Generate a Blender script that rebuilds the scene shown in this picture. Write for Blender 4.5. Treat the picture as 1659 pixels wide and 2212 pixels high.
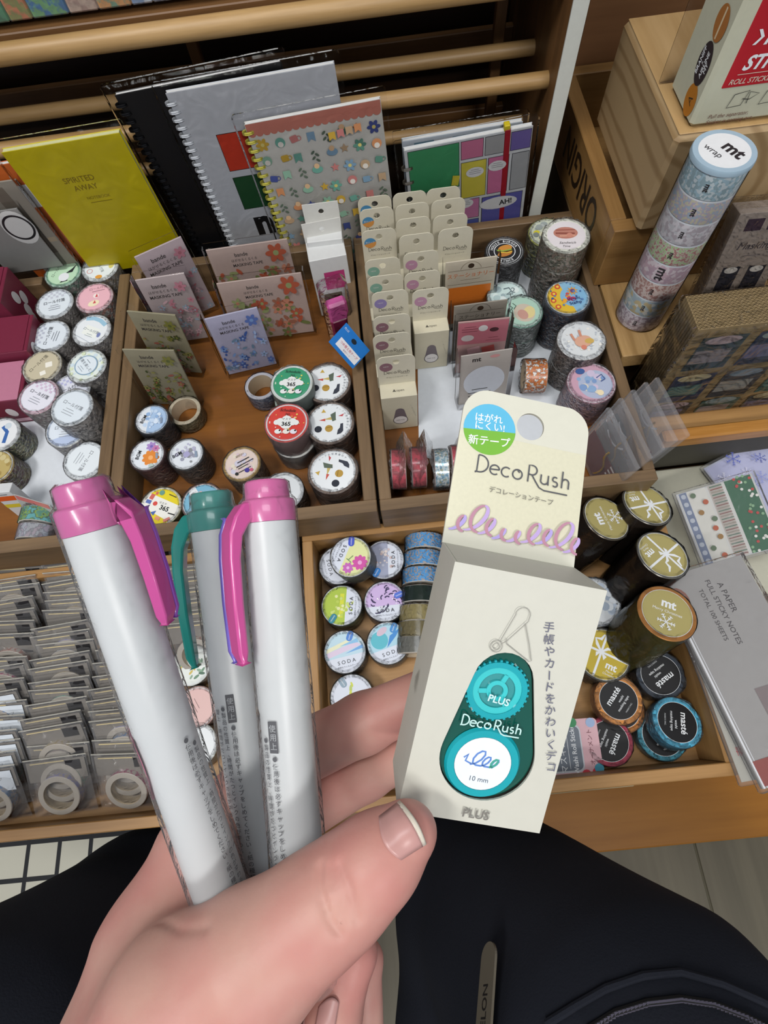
import bpy, math, random
import numpy as np
from mathutils import Matrix, Vector

S = bpy.context.scene
for o in list(bpy.data.objects):
    bpy.data.objects.remove(o, do_unlink=True)
COL = S.collection
rnd = random.Random(7)

# ------------------------------------------------------------------ camera (image taken as 1659 x 2212)
FPX, CX, CY = 1180.0, 829.5, 1106.0
CAM = np.array([0.0, 0.0, 0.55])
def _rot(rx, ry, rz):
    c, s = math.cos, math.sin
    a = np.array([[1, 0, 0], [0, c(rx), -s(rx)], [0, s(rx), c(rx)]])
    b = np.array([[c(ry), 0, s(ry)], [0, 1, 0], [-s(ry), 0, c(ry)]])
    d = np.array([[c(rz), -s(rz), 0], [s(rz), c(rz), 0], [0, 0, 1]])
    return d @ b @ a
AX = _rot(math.radians(-21.70), math.radians(1.40), math.radians(-6.375)) @ np.diag([1.0, -1.0, -1.0])
cd = bpy.data.cameras.new('camera')
cam = bpy.data.objects.new('camera', cd)
COL.objects.link(cam)
m = Matrix.Identity(4)
for i in range(3):
    m[i][0], m[i][1], m[i][2], m[i][3] = AX[0][i], -AX[1][i], -AX[2][i], CAM[i]
cam.matrix_world = m
cd.sensor_fit = 'HORIZONTAL'
cd.sensor_width = 36.0
cd.lens = 36.0 * FPX / 1659.0
cd.clip_start = 0.01
S.camera = cam

# ------------------------------------------------------------------ world, ceiling lamps, exposure
w = bpy.data.worlds.new('shop_air')
S.world = w
w.use_nodes = True
w.node_tree.nodes['Background'].inputs[0].default_value = (0.80, 0.86, 1.0, 1)
w.node_tree.nodes['Background'].inputs[1].default_value = 0.30
def ceiling_lamp(x, y, z, sx, sy, power, color, aim):
    l = bpy.data.lights.new('ceiling_lamp', 'AREA')
    l.shape = 'RECTANGLE'; l.size = sx; l.size_y = sy; l.energy = power; l.color = color
    o = bpy.data.objects.new('ceiling_lamp', l); COL.objects.link(o)
    o.location = (x, y, z)
    o.rotation_euler = (Vector(aim) - Vector((x, y, z))).to_track_quat('-Z', 'Y').to_euler()
ceiling_lamp(-1.00, -0.40, 2.55, 1.0, 0.35, 33, (1.0, 0.98, 0.95), (-0.1, 0.2, 0))
ceiling_lamp(0.60, -1.90, 2.55, 1.2, 0.35, 44, (1.0, 0.98, 0.95), (0.1, 0.2, 0))
ceiling_lamp(0.10, 0.30, 2.55, 1.2, 0.4, 12, (0.95, 0.98, 1.0), (0.1, 0.2, 0))
S.view_settings.view_transform = 'Standard'
S.view_settings.look = 'None'
S.view_settings.gamma = 1.0
S.view_settings.use_curve_mapping = False
S.view_settings.exposure = 0.24
try:
    S.cycles.transparent_max_bounces = 14
    S.cycles.max_bounces = 4
    S.cycles.diffuse_bounces = 2
    S.cycles.glossy_bounces = 2
    S.cycles.caustics_reflective = False
    S.cycles.caustics_refractive = False
except Exception:
    pass

# ------------------------------------------------------------------ projection helpers
def ray(px, py):
    return AX.T @ np.array([(px - CX) / FPX, (py - CY) / FPX, 1.0])
def at(px, py, z):                      # the point seen at a pixel on the level plane z
    d = ray(px, py); t = (z - CAM[2]) / d[2]
    return Vector(CAM + t * d)
def dep(px, py, d):                     # the point seen at a pixel at optical depth d
    return Vector(CAM + ray(px, py) * d)
def lean(tl, tr, bl, y0, ang):          # upright rectangle whose plane crosses z=0 at y0 and leans back by ang degrees
    k = math.tan(math.radians(ang))
    def hit(p):
        d = ray(*p); t = (y0 + k * CAM[2] - CAM[1]) / (d[1] - k * d[2])
        return CAM + t * d
    a, b, c = hit(tl), hit(tr), hit(bl)
    n = np.array([0, -math.cos(math.radians(ang)), math.sin(math.radians(ang))])
    x = b - a; wd = np.linalg.norm(x); x = x / wd
    y = np.cross(n, x); ht = abs((c - a) @ y)
    m = Matrix.Identity(4)
    o = a - y * ht
    for i in range(3):
        m[i][0], m[i][1], m[i][2], m[i][3] = x[i], y[i], n[i], o[i]
    return m, wd, ht                    # origin at the lower left corner, x right, y up, z towards the viewer
def flat(a, b, c, z, tilt=None):        # rectangle on a level plane through three pixels (corner, +x corner, +y corner)
    p, q, r = (np.array(at(*t, z)) for t in (a, b, c))
    x = q - p; wd = np.linalg.norm(x); x /= wd
    n = np.array([0, 0, 1.0]); y = np.cross(n, x)
    h = (r - p) @ y
    if h < 0: y, h = -y, -h
    n = np.cross(x, y)
    m = Matrix.Identity(4)
    for i in range(3):
        m[i][0], m[i][1], m[i][2], m[i][3] = x[i], y[i], n[i], p[i]
    return m, wd, h

# ------------------------------------------------------------------ materials
MATS = {}
def lin(h):
    if not isinstance(h, str): return tuple(h)[:3]
    h = h.lstrip('#')
    c = [int(h[i:i + 2], 16) / 255 for i in (0, 2, 4)]
    return tuple((v / 12.92 if v <= .04045 else ((v + .055) / 1.055) ** 2.4) for v in c)
def _base(key):
    mt = bpy.data.materials.new(key); mt.use_nodes = True
    nt = mt.node_tree
    return mt, nt, nt.nodes, nt.links, nt.nodes['Principled BSDF']
def ink(h, rough=.45, metal=0.0, var=.05, scale=180, spec=.4, sss=0, emit=0, alpha=1, trans=0, bump=0, coat=0):
    key = 'm_%s_%g_%g_%g_%g_%g_%g_%g' % (h, rough, metal, var, scale, trans, bump, coat)
    if key in MATS: return MATS[key]
    mt, nt, N, L, b = _base(key)
    c = lin(h)
    tc = N.new('ShaderNodeTexCoord'); nz = N.new('ShaderNodeTexNoise'); nz.inputs['Scale'].default_value = scale; nz.inputs['Detail'].default_value = 3
    L.new(tc.outputs['Object'], nz.inputs['Vector'])
    mx = N.new('ShaderNodeMix'); mx.data_type = 'RGBA'
    mx.inputs[6].default_value = (*[v * (1 - var) for v in c], 1); mx.inputs[7].default_value = (*[min(1, v * (1 + var)) for v in c], 1)
    L.new(nz.outputs['Fac'], mx.inputs[0]); L.new(mx.outputs[2], b.inputs['Base Color'])
    b.inputs['Roughness'].default_value = rough; b.inputs['Metallic'].default_value = metal
    b.inputs['Specular IOR Level'].default_value = spec
    b.inputs['Transmission Weight'].default_value = trans
    b.inputs['Coat Weight'].default_value = coat
    if bump:
        bp = N.new('ShaderNodeBump'); bp.inputs['Strength'].default_value = bump; bp.inputs['Distance'].default_value = .001
        L.new(nz.outputs['Fac'], bp.inputs['Height']); L.new(bp.outputs['Normal'], b.inputs['Normal'])
    MATS[key] = mt
    return mt
def wood(key, c1, c2, axis='x', scale=1.0, rough=.5, fine=1.0):
    key = 'wood_' + key + axis
    if key in MATS: return MATS[key]
    mt, nt, N, L, b = _base(key)
    tc = N.new('ShaderNodeTexCoord'); mp = N.new('ShaderNodeMapping')
    st = {'x': (3, 45, 45), 'y': (45, 3, 45), 'z': (45, 45, 3)}[axis]
    mp.inputs['Scale'].default_value = tuple(v * scale for v in st)
    L.new(tc.outputs['Object'], mp.inputs['Vector'])
    n1 = N.new('ShaderNodeTexNoise'); n1.inputs['Scale'].default_value = 1.0; n1.inputs['Detail'].default_value = 6; n1.inputs['Distortion'].default_value = .6
    n2 = N.new('ShaderNodeTexNoise'); n2.inputs['Scale'].default_value = 9.0 * fine; n2.inputs['Detail'].default_value = 4
    L.new(mp.outputs[0], n1.inputs['Vector']); L.new(mp.outputs[0], n2.inputs['Vector'])
    ad = N.new('ShaderNodeMath'); ad.operation = 'MULTIPLY_ADD'; ad.inputs[1].default_value = .3
    L.new(n2.outputs['Fac'], ad.inputs[0]); L.new(n1.outputs['Fac'], ad.inputs[2])
    rp = N.new('ShaderNodeValToRGB'); rp.color_ramp.elements[0].position = .45; rp.color_ramp.elements[1].position = .85
    rp.color_ramp.elements[0].color = (*lin(c1), 1); rp.color_ramp.elements[1].color = (*lin(c2), 1)
    L.new(ad.outputs[0], rp.inputs[0]); L.new(rp.outputs[0], b.inputs['Base Color'])
    bp = N.new('ShaderNodeBump'); bp.inputs['Strength'].default_value = .15; bp.inputs['Distance'].default_value = .001
    L.new(ad.outputs[0], bp.inputs['Height']); L.new(bp.outputs['Normal'], b.inputs['Normal'])
    b.inputs['Roughness'].default_value = rough
    MATS[key] = mt
    return mt
def prints(key, cols, scale=120, rough=.35, kind='noise', metal=0):   # printed paper: blotches of a few inks
    key = 'print_' + key
    if key in MATS: return MATS[key]
    mt, nt, N, L, b = _base(key)
    tc = N.new('ShaderNodeTexCoord')
    if kind == 'noise':
        t = N.new('ShaderNodeTexNoise'); t.inputs['Scale'].default_value = scale * 2.2; t.inputs['Detail'].default_value = 3; out = t.outputs['Fac']
    else:
        t = N.new('ShaderNodeTexVoronoi'); t.inputs['Scale'].default_value = scale * 2.0
        sp = N.new('ShaderNodeSeparateColor'); L.new(t.outputs['Color'], sp.inputs[0]); out = sp.outputs[0]
    L.new(tc.outputs['Object'], t.inputs['Vector'])
    rp = N.new('ShaderNodeValToRGB'); rp.color_ramp.interpolation = 'CONSTANT' if kind == 'v' else 'LINEAR'
    e = rp.color_ramp.elements
    lo, hi = (.36, .64) if kind == 'noise' else (0, 1)
    while len(e) < len(cols): e.new(.5)
    for i, c in enumerate(cols):
        e[i].position = 0 if i == 0 else lo + (hi - lo) * i / len(cols)
        e[i].color = (*lin(c), 1)
    L.new(out, rp.inputs[0]); L.new(rp.outputs[0], b.inputs['Base Color'])
    b.inputs['Roughness'].default_value = rough; b.inputs['Metallic'].default_value = metal
    MATS[key] = mt
    return mt
def film(key='clear', tint=(.985, .985, .99), gloss=.16, rough=.13, crinkle=.8, scale=140, haze=0.0):
    key = 'film_' + key
    if key in MATS: return MATS[key]
    mt, nt, N, L, b = _base(key)
    N.remove(b)
    out = N['Material Output']
    tr = N.new('ShaderNodeBsdfTransparent'); tr.inputs[0].default_value = (*tint, 1)
    gl = N.new('ShaderNodeBsdfGlossy'); gl.inputs['Roughness'].default_value = rough
    lw = N.new('ShaderNodeLayerWeight'); lw.inputs[0].default_value = gloss
    tc = N.new('ShaderNodeTexCoord'); nz = N.new('ShaderNodeTexNoise'); nz.inputs['Scale'].default_value = scale; nz.inputs['Detail'].default_value = 4; nz.inputs['Distortion'].default_value = 1.2
    L.new(tc.outputs['Object'], nz.inputs['Vector'])
    bp = N.new('ShaderNodeBump'); bp.inputs['Strength'].default_value = crinkle; bp.inputs['Distance'].default_value = .004
    L.new(nz.outputs['Fac'], bp.inputs['Height']); L.new(bp.outputs['Normal'], gl.inputs['Normal']); L.new(bp.outputs['Normal'], lw.inputs['Normal'])
    mx = N.new('ShaderNodeMixShader'); L.new(lw.outputs['Fresnel'], mx.inputs[0]); L.new(tr.outputs[0], mx.inputs[1]); L.new(gl.outputs[0], mx.inputs[2])
    last = mx.outputs[0]
    if haze:
        df = N.new('ShaderNodeBsdfDiffuse'); df.inputs[0].default_value = (.8, .8, .82, 1)
        m2 = N.new('ShaderNodeMixShader'); m2.inputs[0].default_value = haze
        L.new(last, m2.inputs[1]); L.new(df.outputs[0], m2.inputs[2]); last = m2.outputs[0]
    L.new(last, out.inputs['Surface'])
    MATS[key] = mt
    return mt
def tinted(key, col, rough=.12):        # clear coloured plastic
    key = 'tint_' + key
    if key in MATS: return MATS[key]
    mt, nt, N, L, b = _base(key)
    N.remove(b)
    tr = N.new('ShaderNodeBsdfTransparent'); tr.inputs[0].default_value = (*lin(col), 1)
    df = N.new('ShaderNodeBsdfPrincipled'); df.inputs['Base Color'].default_value = (*lin(col), 1); df.inputs['Roughness'].default_value = rough
    tc = N.new('ShaderNodeTexCoord'); nz = N.new('ShaderNodeTexNoise'); nz.inputs['Scale'].default_value = 40
    L.new(tc.outputs['Object'], nz.inputs['Vector'])
    mr = N.new('ShaderNodeMapRange'); mr.inputs[3].default_value = .55; mr.inputs[4].default_value = .75
    L.new(nz.outputs['Fac'], mr.inputs[0])
    mx = N.new('ShaderNodeMixShader'); L.new(mr.outputs[0], mx.inputs[0])
    L.new(tr.outputs[0], mx.inputs[1]); L.new(df.outputs[0], mx.inputs[2]); L.new(mx.outputs[0], N['Material Output'].inputs['Surface'])
    MATS[key] = mt
    return mt
FILM = film()
SHRINK = film('shrink', (.985, .985, .99), .24, .17, 1.3, 170, .02)
FILM_HAZY = film('hazy', (.97, .97, .98), .16, .12, .5, 60, .06)
STIFF = film('stiff', (.985, .985, .99), .10, .04, .06, 30)
def mm_(x): return ink(x) if isinstance(x, str) else x

# ------------------------------------------------------------------ mesh builder
class MB:
    def __init__(s): s.v, s.f, s.m, s.mats, s.lay = [], [], [], [], 0.0
    def mi(s, mat):
        mat = mm_(mat)
        if mat not in s.mats: s.mats.append(mat)
        return s.mats.index(mat)
    def add(s, vs, fs, mat, M=None):
        o = len(s.v); k = s.mi(mat)
        s.v += [tuple(M @ Vector(v)) if M is not None else tuple(v) for v in vs]
        s.f += [tuple(i + o for i in f) for f in fs]; s.m += [k] * len(fs)
    def box(s, lo, hi, mat, bev=0.0, M=None):
        x0, y0, z0 = lo; x1, y1, z1 = hi
        if not bev:
            vs = [(x, y, z) for z in (z0, z1) for y in (y0, y1) for x in (x0, x1)]
            s.add(vs, [(0, 2, 3, 1), (4, 5, 7, 6), (0, 1, 5, 4), (2, 6, 7, 3), (0, 4, 6, 2), (1, 3, 7, 5)], mat, M); return s
        b = min(bev, (x1 - x0) / 2.01, (y1 - y0) / 2.01, (z1 - z0) / 2.01)
        vs = []
        for (x, sx) in ((x0, 1), (x1, -1)):
            for (y, sy) in ((y0, 1), (y1, -1)):
                for (z, sz) in ((z0, 1), (z1, -1)):
                    vs += [(x, y + sy * b, z + sz * b), (x + sx * b, y, z + sz * b), (x + sx * b, y + sy * b, z)]
        def I(i, j, k, a): return ((i * 2 + j) * 2 + k) * 3 + a
        fs = [(I(0, 0, 0, 0), I(0, 0, 1, 0), I(0, 1, 1, 0), I(0, 1, 0, 0)), (I(1, 0, 0, 0), I(1, 1, 0, 0), I(1, 1, 1, 0), I(1, 0, 1, 0)),
              (I(0, 0, 0, 1), I(1, 0, 0, 1), I(1, 0, 1, 1), I(0, 0, 1, 1)), (I(0, 1, 0, 1), I(0, 1, 1, 1), I(1, 1, 1, 1), I(1, 1, 0, 1)),
              (I(0, 0, 0, 2), I(0, 1, 0, 2), I(1, 1, 0, 2), I(1, 0, 0, 2)), (I(0, 0, 1, 2), I(1, 0, 1, 2), I(1, 1, 1, 2), I(0, 1, 1, 2))]
        for j in (0, 1):
            for k in (0, 1):
                fs.append((I(0, j, k, 1), I(1, j, k, 1), I(1, j, k, 2), I(0, j, k, 2)))
        for i in (0, 1):
            for k in (0, 1):
                fs.append((I(i, 0, k, 0), I(i, 1, k, 0), I(i, 1, k, 2), I(i, 0, k, 2)))
            for j in (0, 1):
                fs.append((I(i, j, 0, 0), I(i, j, 1, 0), I(i, j, 1, 1), I(i, j, 0, 1)))
                for k in (0, 1): fs.append((I(i, j, k, 0), I(i, j, k, 1), I(i, j, k, 2)))
        s.add(vs, fs, mat, M); return s
    def lathe(s, prof, mats, n=40, M=None, jit=None):     # prof: (r, z) pairs; mats: one, or one for each band
        vs, rings = [], []
        for q, (r, z) in enumerate(prof):
            if r < 1e-9: rings.append([len(vs)]); vs.append((0, 0, z)); continue
            ring = []
            for i in range(n):
                a = 2 * math.pi * i / n
                rr, zz = (r, z) if jit is None else jit(q, i, r, z)
                ring.append(len(vs)); vs.append((rr * math.cos(a), rr * math.sin(a), zz))
            rings.append(ring)
        o = len(s.v)
        s.v += [tuple(M @ Vector(v)) if M is not None else v for v in vs]
        for q in range(len(rings) - 1):
            A, B = rings[q], rings[q + 1]
            k = s.mi(mats[q] if isinstance(mats, (list, tuple)) else mats)
            for i in range(n):
                j = (i + 1) % n
                if len(A) == 1 and len(B) == 1: continue
                if len(A) == 1: fc = (A[0], B[j], B[i])
                elif len(B) == 1: fc = (A[i], A[j], B[0])
                else: fc = (A[i], A[j], B[j], B[i])
                s.f.append(tuple(t + o for t in fc)); s.m.append(k)
        return s
    def tube(s, pts, r, mat, n=8, cap=True, M=None):
        pts = [Vector(p) for p in pts]; vs, fs = [], []
        rr = r if isinstance(r, (list, tuple)) else [r] * len(pts)
        u = None
        for i, p in enumerate(pts):
            t = (pts[min(i + 1, len(pts) - 1)] - pts[max(i - 1, 0)]).normalized()
            if u is None: u = t.orthogonal().normalized()
            u = (u - t * u.dot(t)).normalized(); w_ = t.cross(u)
            for k in range(n):
                a = 2 * math.pi * k / n
                vs.append(p + (u * math.cos(a) + w_ * math.sin(a)) * rr[i])
        for i in range(len(pts) - 1):
            for k in range(n):
                fs.append((i * n + k, i * n + (k + 1) % n, (i + 1) * n + (k + 1) % n, (i + 1) * n + k))
        if cap:
            fs.append(tuple(range(n - 1, -1, -1))); fs.append(tuple((len(pts) - 1) * n + k for k in range(n)))
        s.add(vs, fs, mat, M); return s
    def prism(s, poly, z0, z1, mat, M=None, hole=None):    # poly (x, y), optional hole with the same point count
        n = len(poly)
        if hole is None:
            vs = [(x, y, z0) for x, y in poly] + [(x, y, z1) for x, y in poly]
            fs = [tuple(range(n - 1, -1, -1)), tuple(range(n, 2 * n))] + [(i, (i + 1) % n, n + (i + 1) % n, n + i) for i in range(n)]
        else:
            vs = [(x, y, z) for z in (z0, z1) for x, y in poly] + [(x, y, z) for z in (z0, z1) for x, y in hole]
            fs = []
            for i in range(n):
                j = (i + 1) % n
                fs += [(i, j, n + j, n + i), (n + i, n + j, 3 * n + j, 3 * n + i), (2 * n + j, 2 * n + i, 3 * n + i, 3 * n + j), (j, i, 2 * n + i, 2 * n + j)]
        s.add(vs, fs, mat, M); return s
    # ---- flat print, each call a hair above the last
    def up(s): s.lay += 3e-5; return s.lay
    def poly(s, pts, mat):
        z = s.up(); s.add([(x, y, z) for x, y in pts], [tuple(range(len(pts)))], mat); return s
    def rect(s, x, y, w_, h_, mat, ang=0, r=0):
        c, n = math.cos(math.radians(ang)), math.sin(math.radians(ang))
        p = rrect(w_, h_, r)
        return s.poly([(x + a * c - b * n, y + a * n + b * c) for a, b in p], mat)
    def disc(s, x, y, r, mat, n=28, ry=None, ang=0):
        c, q = math.cos(math.radians(ang)), math.sin(math.radians(ang)); ry = ry or r
        return s.poly([(x + r * math.cos(t) * c - ry * math.sin(t) * q, y + r * math.cos(t) * q + ry * math.sin(t) * c) for t in (2 * math.pi * i / n for i in range(n))], mat)
    def ring(s, x, y, r0, r1, mat, n=36, a0=0, a1=360):
        z = s.up(); full = a1 - a0 >= 360
        vs = [(x + r * math.cos(math.radians(a0 + (a1 - a0) * i / n)), y + r * math.sin(math.radians(a0 + (a1 - a0) * i / n)), z) for i in range(n + 1) for r in (r0, r1)]
        s.add(vs, [(2 * i, 2 * i + 1, 2 * i + 3, 2 * i + 2) for i in range(n)], mat); return s
    def chord(s, r, ang, off, mat, x=0, y=0):              # part of a disc beyond a chord
        t = math.acos(max(-1, min(1, off / r))); a = math.radians(ang)
        return s.poly([(x + r * math.cos(a - t + 2 * t * i / 24), y + r * math.sin(a - t + 2 * t * i / 24)) for i in range(25)], mat)
    def line(s, pts, w_, mat):
        z = s.up(); P = [Vector((p[0], p[1])) for p in pts]; vs = []
        ws = w_ if isinstance(w_, (list, tuple)) else [w_] * len(P)
        for i, p in enumerate(P):
            t = (P[min(i + 1, len(P) - 1)] - P[max(i - 1, 0)])
            t = t.normalized() if t.length > 1e-12 else Vector((1, 0))
            n = Vector((-t.y, t.x)) * ws[i] / 2
            vs += [(p.x + n.x, p.y + n.y, z), (p.x - n.x, p.y - n.y, z)]
        s.add(vs, [(2 * i, 2 * i + 1, 2 * i + 3, 2 * i + 2) for i in range(len(P) - 1)], mat); return s
    def text(s, body, x, y, size, mat, ang=0, bold=0, al='c', sx=1, shear=0, vert=False):
        if vert:
            c, q = math.cos(math.radians(ang)), math.sin(math.radians(ang))
            for i, ch in enumerate(body):
                dy = -i * size * 1.12
                s.text(ch, x - q * dy, y + c * dy, size, mat, ang + (90 if ch in 'ー' else 0), bold, 'c')
            return s
        vs, fs, x0, x1 = glyphs(body, bold)
        ox = {'c': -(x0 + x1) / 2, 'l': 0, 'r': -x1}[al]
        c, q = math.cos(math.radians(ang)) * size, math.sin(math.radians(ang)) * size
        z = s.up()
        pts = [((a + ox + shear * b) * sx, b - .35) for a, b in vs]
        s.add([(x + a * c - b * q, y + a * q + b * c, z) for a, b in pts], fs, mat); return s
    def curved(s, body, x, y, r, a_mid, size, mat, bold=0, sp=.72, inward=False):  # lettering along a circle
        n = len(body); st = math.degrees(size * sp / r)
        for i, ch in enumerate(body):
            a = a_mid - (i - (n - 1) / 2) * st * (-1 if inward else 1)
            if ch != ' ':
                s.text(ch, x + r * math.cos(math.radians(a)), y + r * math.sin(math.radians(a)), size, mat, a + (90 if inward else -90), bold)
        return s
    def build(s, name, parent=None, smooth=False, M=None):
        me = bpy.data.meshes.new(name); me.from_pydata(s.v, [], s.f); me.update()
        for t in s.mats: me.materials.append(t)
        me.polygons.foreach_set('material_index', s.m)
        if smooth:
            me.polygons.foreach_set('use_smooth', [True] * len(me.polygons))
            try: me.set_sharp_from_angle(angle=math.radians(40))
            except Exception: pass
        o = bpy.data.objects.new(name, me); COL.objects.link(o)
        if parent is not None: o.parent = parent
        if M is not None: o.matrix_local = M
        return o
_G = {}
def glyphs(body, bold):
    k = (body, bold)
    if k in _G: return _G[k]
    c = bpy.data.curves.new('type', 'FONT'); c.body = body; c.resolution_u = 3; c.offset = bold
    o = bpy.data.objects.new('type', c)
    me = bpy.data.meshes.new_from_object(o)
    vs = [(v.co.x, v.co.y) for v in me.vertices]; fs = [tuple(p.vertices) for p in me.polygons]
    bpy.data.objects.remove(o); bpy.data.curves.remove(c); bpy.data.meshes.remove(me)
    xs = [v[0] for v in vs] or [0]
    _G[k] = (vs, fs, min(xs), max(xs)); return _G[k]
def rrect(w_, h_, r, n=5):
    if r <= 0: return [(-w_ / 2, -h_ / 2), (w_ / 2, -h_ / 2), (w_ / 2, h_ / 2), (-w_ / 2, h_ / 2)]
    out = []
    for (cx, cy, a) in ((w_ / 2 - r, h_ / 2 - r, 0), (-w_ / 2 + r, h_ / 2 - r, 90), (-w_ / 2 + r, -h_ / 2 + r, 180), (w_ / 2 - r, -h_ / 2 + r, 270)):
        out += [(cx + r * math.cos(math.radians(a + 90 * i / n)), cy + r * math.sin(math.radians(a + 90 * i / n))) for i in range(n + 1)]
    return out
def tag(o, label, cat=None, group=None, kind=None):
    o['label'] = label
    if cat: o['category'] = cat
    if group: o['group'] = group
    if kind: o['kind'] = kind
    return o
def thing(name, label, cat, M=None, group=None):
    o = bpy.data.objects.new(name, None); o.empty_display_size = .01; COL.objects.link(o)
    if M is not None: o.matrix_world = M if isinstance(M, Matrix) else Matrix.Translation(M)
    return tag(o, label, cat, group)
def struct(o): o['kind'] = 'structure'; return o

# ================================================================== THE SETTING
OAK = lambda a: wood('oak', '#8a6436', '#b08652', a)
PALE = lambda a: wood('pale', '#957446', '#bb9866', a, rough=.45)
WALNUT = lambda a: wood('walnut', '#5e4a33', '#846a4c', a)
TRAYIN = lambda a: wood('trayin', '#6d4014', '#8a5620', a, .6, .38)
DARK = lambda a: wood('dark', '#22160d', '#382414', a)
PINE = lambda a: wood('pine', '#a8834e', '#cdaa74', a, 1.0, .5)
BROWN = lambda a: wood('brown', '#573b20', '#75522f', a)

# floor of grey wood-look planks
floor_base = struct(MB().box((-2.2, -2.2, -.46), (2.2, 2.2, -.4215), ink('#55503f', .7)).build('floor'))
plank_m = [wood('plank%d' % i, a, b, 'y', .25, .55) for i, (a, b) in enumerate((('#4c4636', '#645d4b'), ('#565040', '#6e6754'), ('#47412f', '#5f5845')))]
pk = MB().box((0, 0, 0), (.196, .90, .0015), plank_m[0], .0008)
for i in range(-5, 6):
    for j in range(-2, 2):
        b = MB().box((0, 0, 0), (.187, .896, .0015), plank_m[(i * 3 + j * 5) % 3], .0007)
        b.build('plank', floor_base, M=Matrix.Translation((.008 + i * .19, j * .90 + (i % 3) * .3 - .32, -.4215)))

struct(MB().box((-2.2, 2.1, -.42), (2.2, 2.2, 2.7), ink('#c9c2b4', .8)).build('wall_back'))
struct(MB().box((-2.2, -2.2, 2.6), (2.2, 2.2, 2.7), ink('#d8d6d0', .8)).build('ceiling'))
# low platform under the drawers
plat = thing('base_platform', 'wide orange-brown plywood platform low under the drawers', 'platform', (0, 0, -.42))
MB().box((-.18, -.176, .0205), (.75, .56, .118), wood('ply', '#84520f', '#9c661f', 'x', .4, .35), .002).build('deck_board', plat)
MB().box((-.17, -.170, .0), (.74, .55, .02), DARK('x')).build('plinth', plat)
strip = tag(MB().box((.03, -.075, -.112), (.205, -.070, -.072), ink('#b6ac8d', .6), .001).build('label_holder'), 'pale cream strip hanging beneath the drawer front', 'label holder')
# cabinet carcass that carries trays and drawers
cab = thing('cabinet', 'dark wooden cabinet frame carrying the trays and drawers', 'cabinet', (0, 0, -.302))
MB().box((-.75, .212, .289), (.255, .57, .3005), DARK('x')).build('top_board', cab)
MB().box((-.75, .562, .003), (.255, .57, .288), DARK('x')).build('back_panel', cab)
MB().box((-.75, .26, .003), (.255, .275, .235), DARK('x')).build('front_panel', cab)
MB().box((.240, .276, .003), (.255, .56, .235), DARK('y')).build('side_panel', cab)
MB().box((-.1165, .215, .2397), (-.1065, .56, .288), DARK('y')).build('divider', cab)
MB().box((-.75, .262, .2355), (.255, .56, .2395), DARK('x')).build('drawer_shelf', cab)

def tray(name, label, x0, x1, y0, y1, z0, h, t, rim, base, tf=None, cut=0):
    tf = tf or t
    r = thing(name, label, 'tray' if 'tray' in name else 'drawer', ((x0 + x1) / 2, (y0 + y1) / 2, z0))
    w2, d2 = (x1 - x0) / 2, (y1 - y0) / 2
    MB().box((-w2 + t * .6, -d2 + t * .6, 0.0), (w2 - t * .6, d2 - t * .6, .005), base('x')).build('bottom', r)
    MB().box((-w2, -d2, 0), (w2, -d2 + tf, h), rim('x'), .0008).build('front_wall', r)
    MB().box((-w2, d2 - t, 0), (w2 - cut, d2, h), rim('x'), .0008).build('back_wall', r)
    MB().box((-w2, -d2 + tf, 0), (-w2 + t, d2 - t, h), rim('y'), .0008).build('side_wall', r)
    MB().box((w2 - t, -d2 + tf, 0), (w2, d2 - t, h), rim('y'), .0008).build('side_wall', r)
    return r
TZ = 0.0
tray('display_tray', 'dark wooden tray at the left edge holding white sticky note rolls', -.60, -.2965, .201, .566, TZ, .05, .013, WALNUT, TRAYIN, cut=.112)
tray('display_tray', 'dark wooden tray in the middle with floral tape packs', -.2945, -.0195, .201, .566, TZ, .05, .013, WALNUT, TRAYIN)
tray('display_tray', 'dark wooden tray holding rows of cream hanging boxes', -.0165, .2565, .201, .566, TZ, .05, .012, WALNUT, TRAYIN)
tray('drawer', 'pale wooden drawer packed with clear sleeves', -.53, -.1165, -.062, .198, -.058, .056, .010, OAK, OAK)
tray('drawer', 'pale wooden drawer of round tapes under the cream box', -.1055, .2765, -.066, .207, -.058, .056, .011, OAK, OAK)

# the rack behind with dowels
rack = thing('display_rack', 'tall wooden rack with round dowel bars behind the notebooks', 'rack', (0, .70, -.30))
def rk(lo, hi, mat, name, bev=.001):
    return MB().box((lo[0], lo[1] - .70, lo[2] + .30), (hi[0], hi[1] - .70, hi[2] + .30), mat, bev).build(name, rack)
up_ = rk((.2035, .577, -.4195), (.2175, .80, .62), BROWN('z'), 'upright')
MB().box((.2030, .5745 - .70, .0), (.2178, .5770 - .70, .92), ink('#cfd2cb', .4), .0004).build('white_edge', up_)
rk((-.80, .577, -.4195), (-.785, .80, .62), BROWN('z'), 'upright')
rk((-.785, .795, -.30), (.2035, .80, .62), DARK('x'), 'back_panel')
def dowel(y, z, r, x0=-.785, x1=.2035, mat=None, name='dowel'):
    MB().tube([(x0, y - .70, z + .30), (x1, y - .70, z + .30)], r, mat or PALE('x'), 16).build(name, rack, True)
for y, z, r in ((.606, .2600, .0088), (.606, .178, .0078), (.672, .172, .0075), (.672, .094, .0075), (.672, .240, .0075)):
    dowel(y, z, r)
for z in (.02, .11, .20, .29):
    rk((-.785, .765, z), (.2035, .775, z + .035), BROWN('x'), 'slat')
for x in (-.17, .165):
    rk((x, .70, -.30), (x + .012, .712, .5), BROWN('z'), 'post')
rk((-.785, .616, .262), (.2035, .745, .270), BROWN('x'), 'shelf_board')

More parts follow.
